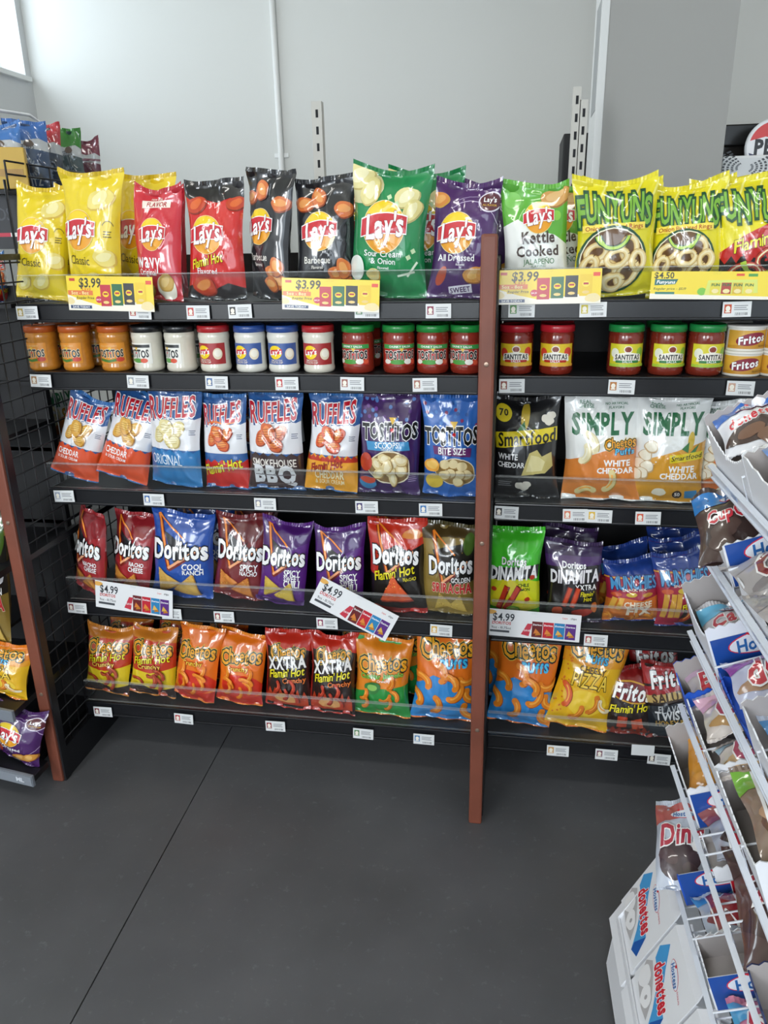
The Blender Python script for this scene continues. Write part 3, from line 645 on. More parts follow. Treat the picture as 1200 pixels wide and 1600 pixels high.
def k_xxtra():
    a = A_('#241512', '#b8281c', '#c42c1c'); a.poly([(-1, 2.45), (-.3, 2.3), (.3, 2.5), (1, 2.3), (1, 2.9), (-1, 2.9)], '#c42c1c'); a.stroke([(-1, 0), (-1, 2.9)], .2, '#b8281c')
    cheetos(a, 0, 2.28, 1.45); a.text('XXTRA', 0, 1.88, 1.6, '#f2f0ee', out=[(.07, '#3a3434')], rot=.12, bold=.05, hs=1.5); hot(a, 0, 1.5, 1.5, .15); a.text('Crunchy', .35, 1.24, .95, '#e87a2c', out=[(.07, '#4a1408')], rot=.1, bold=.03)
    flame(a, -.9, .9, .45, .45, '#c2401c', 7, 5); a.ell(0, .45, .5, .25, '#e0a060', seed=3)
    for x, y, r in ((-.5, .7, .4), (.3, .8, .9), (-.1, .4, .5), (.5, .4, 1.3)): puff(a, x, y, .45, r, '#b8341c', '#641408', w=.13, hl='#e0603a')
    return a
def k_cjal():
    a = A_('#e8861c', '#2f9a3c', '#e8861c'); a.poly([(-1, .9), (-.3, 1.15), (.4, 1.2), (1, 1.3), (1, 0), (-1, 0)], '#2a9440'); cheetos(a, 0, 2.12, 1.72)
    a.text('Cheddar Jalapeño', .02, 1.68, 1.55, '#8ed04c', out=[(.08, '#1a5a24')], rot=.08, bold=.02, hs=1.3); a.text('Crunchy', .1, 1.5, .5, WH, rot=.08)
    a.ell(-.3, 1.2, .3, .22, '#2f7a34', seed=2); a.ell(-.3, 1.22, .18, .12, '#8ec460')
    for x, y, r in ((-.7, .7, .2), (.0, .7, 5.9), (.3, 1.2, .4), (-.6, .4, .5), (.2, .35, .3), (.6, .75, 1.2)): puff(a, x, y, .4, r, '#e8821c', '#a84c0c', w=.12)
    return a
def k_puffs():
    a = A_('#e8741a', '#2f86cc', '#e8741a'); a.poly([(-1, 1.2), (-.4, 1.6), (.3, 1.45), (1, 1.2), (1, 0), (-1, 0)], '#2f8ad2'); cheetos(a, 0, 2.5, 1.7)
    a.text('PUffS', .25, 2.0, .85, '#3fc0f0', out=[(.12, '#123a7a')], rot=.06, bold=.06, hs=1.2)
    for x, y, r in ((-.1, 1.45, .6), (.5, 1.5, 5.2), (.75, 1.1, 4.2), (.2, .85, 5.9), (.7, .6, 4.0), (.35, 1.2, 1.0), (-.8, .55, .9), (-.3, .3, .2), (-.55, 1.2, 1.2)): puff(a, x, y, .55, r, '#ee8a24', '#b8560c', w=.2, cv=1.3)
    return a
def k_pizza():
    a = A_('#ecb81c', '#e0a81c', '#e07c1c'); a.poly([(-1, 2.2), (1, 2.3), (1, 2.9), (-1, 2.9)], '#e2821c'); a.poly([(-1, 1.9), (1, 2.0), (1, 2.3), (-1, 2.2)], '#e89c1c'); rn = random.Random(3)
    for k in range(30): a.ell(rn.uniform(-.98, -.6), rn.uniform(.3, 2.2), .03, .03, '#d8762a', n=6)
    cheetos(a, 0, 2.5, 1.6); a.text('PUffS', .05, 2.15, .7, '#3fb0dc', out=[(.1, '#12406a')], bold=.05, hs=1.0); a.text('CHEESY', .0, 1.85, .85, '#4a3414', bold=.02, hs=1.1); a.text('PIZZA', 0, 1.56, 1.15, '#f6d04a', out=[(.07, '#2a2010')], bold=.02, hs=1.5, bounce=.03)
    a.ell(.1, .85, .6, .5, '#f2cc3a', seed=4); puff(a, -.6, .7, .7, .9, '#e2622c', '#a83c14', w=.16); puff(a, .2, .6, .6, .4, '#e2822c', '#a84c14', w=.16); puff(a, -.3, .35, .5, .1, '#e2822c', '#a84c14', w=.16); puff(a, .5, 1.0, .5, 4.6, '#f6e6c0', '#c09a5a', w=.14)
    return a
def k_fritos(tw=False):
    a = A_('#2a1f1e', '#3a2018', '#8a1c1c'); a.poly([(-1, 2.2), (1, 2.4), (1, 2.9), (-1, 2.9)], '#8a1c1c' if not tw else '#b0282a')
    if tw:
        a.poly([(-1, 1.65), (1, 1.9), (1, 2.35), (-1, 2.1)], '#a8222a'); a.poly([(-1, 1.45), (1, 1.75), (1, 2.05), (-1, 1.75)], '#cdae6a'); a.text('Fritos', 0, 2.42, 1.5, WH, out=[(.08, '#3a1a14')], sh=.2, rot=.1, bold=.05, hs=1.5)
        a.text('SALUTE', 0, 1.74, 1.5, '#4a3420', rot=.1, bold=.04, hs=1.2); a.poly([(-1, 0), (1, 0), (1, 1.62), (-1, 1.35)], '#232a33')
        a.text('FLAVOR', 0, 1.28, 1.1, '#c8ccd0', rot=.05, bold=.02, hs=1.3); a.text('TWISTS', 0, 1.03, 1.35, '#e0e2e4', rot=.05, bold=.04, hs=1.3); a.text('HONEY BBQ', .05, .72, 1.4, '#c09a4a', rot=.05, bold=.03, hs=1.3); chip(a, .2, .3, .3, 4, 0, '#a86a2c', '#c88a3c')
    else:
        a.ell(0, 2.0, 1.0, .42, '#d8a22c', rot=-.2); a.ell(0, 2.0, .93, .36, '#7a1820', rot=-.2); a.text('Fritos', .05, 2.0, 1.55, WH, out=[(.08, '#3a0a0c')], sh=.2, rot=-.12, bold=.05, hs=1.6)
        hot(a, 0, 1.3, 1.7, .08); a.rect(-.5, .35, -.1, .9, '#c2401c'); a.rect(.1, .3, .55, .8, '#d2502c', rot=.2); flame(a, -1, 1, .1, .35, '#8a2a14', 8)
    return a
KINDS = dict(classic=k_classic, wavy=k_wavy, flamin=k_flamin, bbq=k_bbq, sour=k_sour, dressed=k_dressed, kettle=k_kettle, funyuns=k_funyuns,
    funhot=lambda: k_funyuns(True), cheddar=k_cheddar, orig=k_orig, rhot=k_rhot, rbbq=k_rbbq, rfc=k_rfc, scoops=k_scoops, bite=k_bite, smart=k_smart,
    simply=lambda: k_simply(0), simply2=lambda: k_simply(1), simply3=lambda: k_simply(2), nacho=k_nacho, cool=k_cool, spicy=k_spicy, sweet=k_sweet,
    fnacho=k_fnacho, srir=k_srir, dina=k_dina, dinax=k_dinax, munch=k_munch, munchf=lambda: k_munch(True), cflam=k_cflam, crunch=k_crunch, xxtra=k_xxtra,
    cjal=k_cjal, puffs=k_puffs, pizza=k_pizza, fritos=k_fritos, twists=lambda: k_fritos(True))
# ------------------------------------------------------------------ room shell
FLOORM = mat('dark_concrete', '#58595c', rough=.42, noise_amt=.16, nscale=3.2, bump=.06, bscale=120)
def floor_mat():
    m = FLOORM; nt = m.node_tree; n = nt.nodes; b = n['Principled BSDF']
    tc = n.new('ShaderNodeTexCoord')
    # fine pale scuffs and specks worn into the surface
    v = n.new('ShaderNodeTexNoise'); v.inputs['Scale'].default_value = 38; v.inputs['Detail'].default_value = 8; v.inputs['Roughness'].default_value = .75
    nt.links.new(tc.outputs['Object'], v.inputs['Vector'])
    r = n.new('ShaderNodeMapRange'); r.inputs[1].default_value = .58; r.inputs[2].default_value = .76; r.inputs[3].default_value = 0; r.inputs[4].default_value = .42
    nt.links.new(v.outputs['Fac'], r.inputs[0])
    old = b.inputs['Base Color'].links[0].from_socket
    mx = n.new('ShaderNodeMixRGB'); mx.inputs[2].default_value = lin('#8f949b')+(1,)
    nt.links.new(r.outputs[0], mx.inputs[0]); nt.links.new(old, mx.inputs[1]); nt.links.new(mx.outputs[0], b.inputs['Base Color'])
    g = n.new('ShaderNodeTexNoise'); g.inputs['Scale'].default_value = 5; g.inputs['Detail'].default_value = 5
    nt.links.new(tc.outputs['Object'], g.inputs['Vector'])
    rr = n.new('ShaderNodeMapRange'); rr.inputs[1].default_value = .3; rr.inputs[2].default_value = .7; rr.inputs[3].default_value = .38; rr.inputs[4].default_value = .62
    nt.links.new(g.outputs['Fac'], rr.inputs[0]); nt.links.new(rr.outputs[0], b.inputs['Roughness'])
floor_mat()
WALL = mat('grey_wall_paint', '#d3d5d3', rough=.85, bump=.04, bscale=200, bdist=.001)
WALLS = mat('grey_side_wall_paint', '#d2d4d6', rough=.85)
CEILM = mat('ceiling_paint', '#b5b29f', rough=.9)
TRIM = mat('white_trim_paint', '#e4e6e6', rough=.5)
# floor: two slabs either side of a saw-cut joint
j0, j1 = atZ(360, 1140, 0), atZ(110, 1600, 0)
jd = (j1-j0)/np.linalg.norm(j1-j0); jn = np.array([-jd[1], jd[0], 0])
if jn[0] < 0: jn = -jn
def jx(y, o): t = (y-j0[1])/jd[1]; p = j0+jd*t+jn*o; return p[0]
for nm, sg in (('floor', 1), ('floor', -1)):
    m_ = MB(); o = .0016*sg
    xe = RX1 if sg > 0 else RX0
    p = [(jx(RY0, o), RY0), (xe, RY0), (xe, RY1), (jx(RY1, o), RY1)]
    if sg < 0: p = p[::-1]
    m_.add([(x, y, 0) for x, y in p]+[(x, y, -.05) for x, y in p], [(0, 1, 2, 3), (7, 6, 5, 4), (0, 4, 5, 1), (1, 5, 6, 2), (2, 6, 7, 3), (3, 7, 4, 0)])
    struct(m_.build(nm, FLOORM))
struct(MB().box(RX0, RY0, -.08, RX1, RY1, -.05).build('trim_1', mat('joint_filler', '#101114', rough=.9)))
struct(MB().box(RX0-.26, RY0-.1, RZ, RX1+.1, RY1+.1, RZ+.1).build('ceiling', CEILM))
struct(MB().box(RX0-.12, RY1, 0, RX1+.12, RY1+.12, RZ).build('wall_back', WALL))
struct(MB().box(RX1, RY0, 0, RX1+.12, RY1, RZ).build('wall_right', WALLS))
# left wall with the high window
s0 = atX(0, 112, RX0); s1 = atX(53, 124, RX0); wz0 = (s0[2]+s1[2])/2; wy1 = min(s1[1], RY1-.06); wy0 = 1.9; wz1 = RZ-.18
m_ = MB().box(RX0-.26, RY0, 0, RX0, RY1, wz0).box(RX0-.26, RY0, wz1, RX0, RY1, RZ).box(RX0-.26, RY0, wz0, RX0, wy0, wz1).box(RX0-.26, wy1, wz0, RX0, RY1, wz1)
struct(m_.build('wall_left', WALLS))
wf = MB(); fr = .05
for a in ((wy0, wz0, wy1, wz0+fr), (wy0, wz1-fr, wy1, wz1), (wy0, wz0+fr, wy0+fr, wz1-fr), (wy1-fr, wz0+fr, wy1, wz1-fr), ((wy0+wy1)/2-.02, wz0+fr, (wy0+wy1)/2+.02, wz1-fr)):
    wf.box(RX0-.24, a[0], a[1], RX0-.20, a[2], a[3])
wfo = struct(wf.build('window_1', TRIM))
struct(MB().box(RX0-.224, wy0+fr, wz0+fr, RX0-.218, wy1-fr, wz1-fr).build('window_pane', GLASS, wfo))
struct(MB().bbox(RX0-.20, wy0-.03, wz0-.02, RX0+.03, wy1+.02, wz0+.008).build('window_sill', TRIM, wfo))
# storefront (behind the camera): mullions and glass
XS = [-2.95, -1.35, -1.2, .9, 1.05, 3.0]
m_ = MB().box(RX0, RY0-.12, 0, RX1, RY0, .5).box(RX0, RY0-.12, 3.0, RX1, RY0, RZ)
for a, b in ((RX0, XS[0]), (XS[1], XS[2]), (XS[3], XS[4]), (XS[5], RX1)): m_.box(a, RY0-.12, .5, b, RY0, 3.0)
struct(m_.build('wall_front', WALLS))
for i in (0, 2, 4):
    wv = MB(); a, b = XS[i], XS[i+1]
    for q in ((a, .5, b, .56), (a, 2.94, b, 3.0), (a, .56, a+.05, 2.94), (b-.05, .56, b, 2.94)): wv.box(q[0], RY0-.09, q[1], q[2], RY0-.05, q[3])
    o = struct(wv.build('window_%d' % (2+i//2), mat('dark_aluminium', '#33363a', rough=.4, metal=.5)))
    struct(MB().box(a+.05, RY0-.074, .56, b-.05, RY0-.068, 2.94).build('window_pane', GLASS, o))
# conduit on the back wall
c0, c1 = atY(425, 0, RY1-.02), atY(440, 265, RY1-.02)
cx = (c0[0]+c1[0])/2
cm = MB().tube([(cx, RY1-.02, .02), (cx, RY1-.02, RZ-.01)], .017, 10)
co = cm.build('wall_conduit', TRIM, smooth=True); tag(co, 'thin vertical white conduit pipe running up the grey back wall', 'conduit')
cl = MB()
for z in (1.0, 2.0, 3.0): cl.box(cx-.045, RY1-.008, z-.012, cx+.045, RY1-.001, z+.012)
cl.build('pipe_strap', TRIM, co)

# partition panel at the right, its window-lit side coloured whiter
YP = 3.35
pa, pb = atY(945, 0, YP), atY(930, 280, YP); px0 = (pa[0]+pb[0])/2
pc, pd_ = atY(1143, 60, YP), atY(1130, 300, YP); px1 = (pc[0]+pd_[0])/2
pt = empty('partition_panel', ((px0+px1)/2, YP, 0)); tag(pt, 'tall grey partition panel with its window-lit side coloured white right of the steel posts', 'partition')
wv = px1-px0
MB().box(-wv/2+.002, 0, 0, wv/2, .30, RZ-.02).build('face_panel', mat('partition_grey', '#aaaaa8', rough=.7), pt)
MB().bbox(-wv/2-.012, -.012, 0, -wv/2+.016, .30, RZ-.02, .003).build('lit_edge', TRIM, pt)  # daylight on the left side face, put into its white colour
MB().box(-wv/2-.0135, .02, 1.95, -wv/2-.012, .20, 2.32).build('printed_strip', mat('grey_print', '#a9acae', rough=.6), pt)

# slotted steel posts behind the shelves
def slotted(xa, ya, xb, yb, Y, wpx, lab, pair=False):
    a, b = atY(xa, ya, Y), atY(xb, yb, Y); x = (a[0]+b[0])/2; z = a[2]; wd = wpx/FPX*float((a-CAM) @ fw)
    t = empty('slotted_steel_post', (x, Y, 0)); tag(t, lab, 'shelf post')
    n = 2 if pair else 1
    for k in range(n):
        ox = (k-(n-1)/2)*(wd/n)*1.04; ww = wd/n*.94; zz = z-(.04 if k else 0)
        m = MB().box(ox-ww/2, 0, 0, ox+ww/2, .004, zz).box(ox-ww/2-.003, 0, 0, ox-ww/2, .035, zz).box(ox+ww/2, 0, 0, ox+ww/2+.002, .035, zz)
        c = m.build('channel', STEEL, t)
        q = zz-.04; me_ = None
        while q > 1.55:
            if me_ is None:
                so_ = MB().box(-.004, -.0012, -.013, .005, .001, .013).build('slot', DARKHOLE, c); me_ = so_.data
            else:
                so_ = bpy.data.objects.new('slot', me_); COL.objects.link(so_); so_.parent = c
            so_.location = (ox, 0, q); q -= .055
    MB().box(-wd*.7, -.05, 0, wd*.7, .15, .02).build('base_foot', STEEL, t)
    return t
slotted(493, 158, 500, 275, 3.0, 15, 'single slotted cream steel post standing behind the dark barbecue chip bags')
slotted(909, 135, 900, 280, 3.0, 22, 'pair of slotted cream steel channels standing left of the partition', True)
# black cooler glimpsed between posts and partition
cb = atY(924, 207, 3.9); tb = empty('black_cabinet', (cb[0]-.02, 3.9, 0)); tag(tb, 'narrow black cabinet glimpsed between the slotted posts and the white edge', 'cabinet')
MB().bbox(-.10, 0, 0, .14, .4, cb[2], .006).build('cabinet_body', BLACKM, tb)
m_ = MB()
for k in range(5): m_.bbox(.02, -.012, cb[2]-.62+k*.1, .10, 0, cb[2]-.55+k*.1, .004)
m_.build('stacked_handles', TRIM, tb)
# drinks cooler at the right edge
YC = 3.9
ca, cb2 = atY(1134, 196, YC), atY(1200, 192, YC); cz = ca[2]
tc_ = empty('drinks_cooler', (ca[0]+.35, YC, 0)); tag(tc_, 'tall black drinks cooler with glass front behind the onion ring bags', 'cooler')
MB().box(-.5, .03, 0, .6, .6, cz).build('cooler_body', BLACKM, tc_)
MB().bbox(-.5, -.03, cz-.085, .6, .03, cz, .006).build('header', mat('gloss_black', '#08090b', rough=.25), tc_)
gz = atY(1160, 243, YC)[2]
MB().box(-.44, 0, gz, .6, .012, cz-.085).build('glass_front', mat('dark_glass', '#2a2624', rough=.12), tc_)
MB().box(-.02, -.006, gz, -.012, .0, cz-.085).build('door_seam', mat('grey_seam', '#8b8d90', rough=.4), tc_)
# white fan heater/grille standing before the cooler
YG = 3.55
g0, g1 = atY(1130, 244, YG), atY(1215, 330, YG)
gr = empty('fan_housing', ((g0[0]+g1[0])/2, YG, 0)); tag(gr, 'white vented fan housing with radial slots in front of the cooler', 'fan'); gw = g1[0]-g0[0]
MB().bbox(-gw/2, 0, 0, gw/2, .12, g0[2], .01).build('housing', mat('white_plastic', '#dfe3e6', rough=.4), gr)
gc = atY(1163, 262, YG); gcx, gcz = gc[0]-gr.location.x, gc[2]
s = MB()
for rr in np.linspace(.03, .115, 6):
    for (a0, a1) in ((.35*math.pi+1.0, .65*math.pi+1.6), (-.9, .75)):
        for k in range(7):
            t0 = a0+(a1-a0)*k/7; t1 = t0+(a1-a0)/7*.7
            v = [(gcx+q*math.cos(t), -.0015, gcz+q*.62*math.sin(t)) for q, t in ((rr-.0045, t0), (rr+.0045, t0), (rr+.0045, t1), (rr-.0045, t1))]
            s.add(v, [(0, 3, 2, 1)])
s.build('vent_slots', mat('vent_dark', '#5b6066', rough=.7), gr)
# round brand sign above
ps = atY(1207, 228, 3.7); sr = .105
pso = empty('round_sign', (ps[0], 3.7, ps[2])); tag(pso, 'round red, white and navy soft drink sign cut by the right edge', 'sign')
a = Art(2, '#e8eaee'); a.ell(0, 1, .98, .98, '#eceef2', n=40)
a.poly([(.9*math.cos(t), 1+.9*math.sin(t)) for t in np.linspace(.25, 2.9, 20)]+[(-.3, 1.35), (.3, 1.2)], '#d43a3c')
a.poly([(.9*math.cos(t), 1+.9*math.sin(t)) for t in np.linspace(3.4, 6.03, 20)]+[(.3, .7), (-.3, .6)], '#25305a')
a.text('PEPSI', .1, .98, 1.5, '#14161c', bold=.06, hs=1.2)
disc = MB().lathe([(sr, 0), (sr, .012)], 40).build('disc', mat('white_plastic', '#dfe3e6'), pso, rot=(math.radians(90), 0, 0), loc=(0, .016, 0))
flat_art('sign_print', a, sr*1.96, sr*1.96, GLOSSCARD, pso, loc=(0, -.0005, -sr*.98), box=False)
MB().box(-.006, .016, -.02, .006, .20, .02).build('sign_bracket', BLACK, pso)

# ------------------------------------------------------------------ the chip shelving: two bays
Y1, YB = 1.866, 2.32
ZR = [1.342, 1.167, .845, .499, .153]; ZS = [z+.019 for z in ZR]
BAYS = [(-1.272, -.088), (-.040, 1.30)]
bays = []
for bi, (xa, xb) in enumerate(BAYS):
    t = empty('shelving_bay', ((xa+xb)/2, YB, 0)); bays.append(t); hw = (xb-xa)/2
    tag(t, ['left bay of black chip shelving ending in a black wire grid panel', 'right bay of black chip shelving reaching behind the white snack rack'][bi], 'shelving', 'black metal shelving bays')
    MB().box(-hw, 0, .05, hw, .02, 1.47).build('back_panel', BLACKM, t)
    MB().box(-hw, -.14, 0, hw, 0, .12).build('base_kickplate', BLACKM, t)
    for sx in (-hw+.02, hw-.02): MB().box(sx-.015, -.02, 0, sx+.015, .02, 1.48).build('upright', BLACK, t)
    for si in range(5):
        z = ZS[si]; yf = Y1-YB+.006
        sh = MB().box(-hw, yf, z-.022, hw, -.02, z).box(-hw, yf+.02, z-.034, hw, yf+.03, z-.022)
        so = sh.build('shelf', BLACK, t)
        ML = MB(); ML.bbox(-hw, yf-.006, ZR[si]-.022, hw, yf, ZR[si]+.021, .002); ML.bbox(-hw, yf-.010, ZR[si]-.026, hw, yf-.001, ZR[si]-.019, .0025); ML.bbox(-hw, yf-.010, ZR[si]+.016, hw, yf-.001, ZR[si]+.022, .0025)
        ML.build('price_rail', RAIL, so)
        for sx in (-hw+.03, hw-.03):
            MB().add([(sx-.0015, -.02, z-.022), (sx-.0015, yf+.05, z-.022), (sx-.0015, -.02, z-.085), (sx+.0015, -.02, z-.022), (sx+.0015, yf+.05, z-.022), (sx+.0015, -.02, z-.085)], [(0, 1, 2), (5, 4, 3), (0, 3, 4, 1), (1, 4, 5, 2), (2, 5, 3, 0)]).build('bracket', BLACK, so)
        if si != 1:
            h = .070
            f = MB().box(-hw, yf+.004, z, hw, yf+.0065, z+h).box(-hw, yf-.004, z+h, hw, yf+.0065, z+h+.0025, 1).box(-hw, yf-.004, z+h-.009, hw, yf-.0025, z+h-.0005).box(-hw, yf-.0005, z-.001, hw, yf+.008, z+.0015, 1)
            
            fo = f.build('clear_fence', [ACRYL, LIPM], so)
# wire grid end panel
t = bays[0]; hw = (BAYS[0][1]-BAYS[0][0])/2; xp = -hw-.012
PY0, PY1 = 1.735-YB, -.01; PZ = 1.475
m_ = MB()
yy = PY0
while yy < PY1: m_.tube([(xp, yy, .10), (xp, yy, PZ)], .0022, 6); yy += .048
zz = .12
while zz < PZ: m_.tube([(xp+.003, PY0, zz), (xp+.003, PY1, zz)], .0022, 6); zz += .048
m_.build('wire_grid', BLACK, t, smooth=True)
m_ = MB().box(xp-.010, PY0-.028, 0, xp+.010, PY0, PZ+.01).box(xp-.010, PY1, 0, xp+.010, PY1+.02, PZ+.01).box(xp-.008, PY0, .0, xp+.008, PY1, .10).box(xp-.008, PY0, PZ-.005, xp+.008, PY1, PZ+.01).box(xp-.008, PY0, .70, xp+.008, PY1, .715)
m_.build('panel_frame', BLACK, t)
# mid divider behind the wooden post
MB().box(BAYS[1][0]-.022, PY0, 0, BAYS[1][0]-.004, 0, 1.46).build('divider_panel', BLACKM, bays[1]).location = (-bays[1].location.x+0*0, 0, 0)
# wooden posts
for (x0, y0, x1, y1, lab) in ((742, 1288, 765, 365, 'red-brown wooden post standing upright between the two shelving bays'), (90, 1222, -2, 760, 'red-brown wooden post at the left end before the wire grid panel')):
    p = atZ(x0, y0, 0); q = atY(765, 365, 1.70); zt = q[2]
    t = empty('wooden_post', (p[0], 1.713, 0)); tag(t, lab, 'post')
    MB().bbox(-.0175, -.013, 0, .0175, .013, zt, .006).build('post_body', WOOD, t)
    for z in (.3, .82, 1.24): MB().lathe([(.006, 0), (.005, .0015), (.002, .002)], 14).build('screw', SCREW, t, loc=(0, -.013, z), rot=(math.radians(90), 0, 0))

# ------------------------------------------------------------------ bags on the chip shelves
ARTS = {}
def getart(k, asp=1.45):
    cf = round(min(1.15, max(.6, 1.45/asp)), 1); ASPECT[0] = cf
    if (k, cf) not in ARTS: ARTS[(k, cf)] = KINDS[k]()
    ASPECT[0] = 1.0; return ARTS[(k, cf)]
DEPTH = lambda p: float((p-CAM) @ fw)
def place_bag(kind, name, label, row, bx, by, tx, ty, wpx, group, dy=0, yaw=0, lean=4, T=None, seed=None, cat='bag of chips', sx=1):
    z = ZS[row]+.003+(.0018 if row != 1 else 0)
    W = wpx/FPX*DEPTH(atY(bx, by, 1.93))/math.cos(math.radians(yaw))*.98; T = T or min(.085, W*.45)
    Yc = Y1+.014+T/2+dy
    b, tp = atY(bx, by, Yc), atY(tx, ty, Yc+.03)
    H = math.hypot(tp[2]-z-.010, tp[0]-b[0]); roll = math.atan2(tp[0]-b[0], tp[2]-z)
    seed = seed if seed is not None else int(bx+row*131)
    bend = 0
    o = make_bag(name, getart(kind, H/W), W, H, T, seed)
    o.location = (b[0], Yc, z+abs(math.sin(roll))*W*.46); o.rotation_euler = (math.radians(-lean), roll, math.radians(yaw))
    tag(o, label, cat, group); return o
def copy_bag(src, label, dx, dy, dz=0, dr=0, rz=0):
    c = src.copy(); COL.objects.link(c)
    for ch in src.children: k = ch.copy(); COL.objects.link(k); k.parent = c
    c.location = Vector(src.location)+Vector((dx, dy, dz)); c.rotation_euler = (src.rotation_euler[0], src.rotation_euler[1]+dr, src.rotation_euler[2]+rz)
    c['label'] = label; return c
G1, G3, G4, G5 = 'potato chip bags on the top shelf', 'chip bags on the middle shelf', 'tortilla chip and snack mix bags on the fourth shelf', 'cheese snack bags on the bottom shelf'
PCB, TCB, CPB = 'potato_chip_bag', 'tortilla_chip_bag', 'cheese_puff_bag'
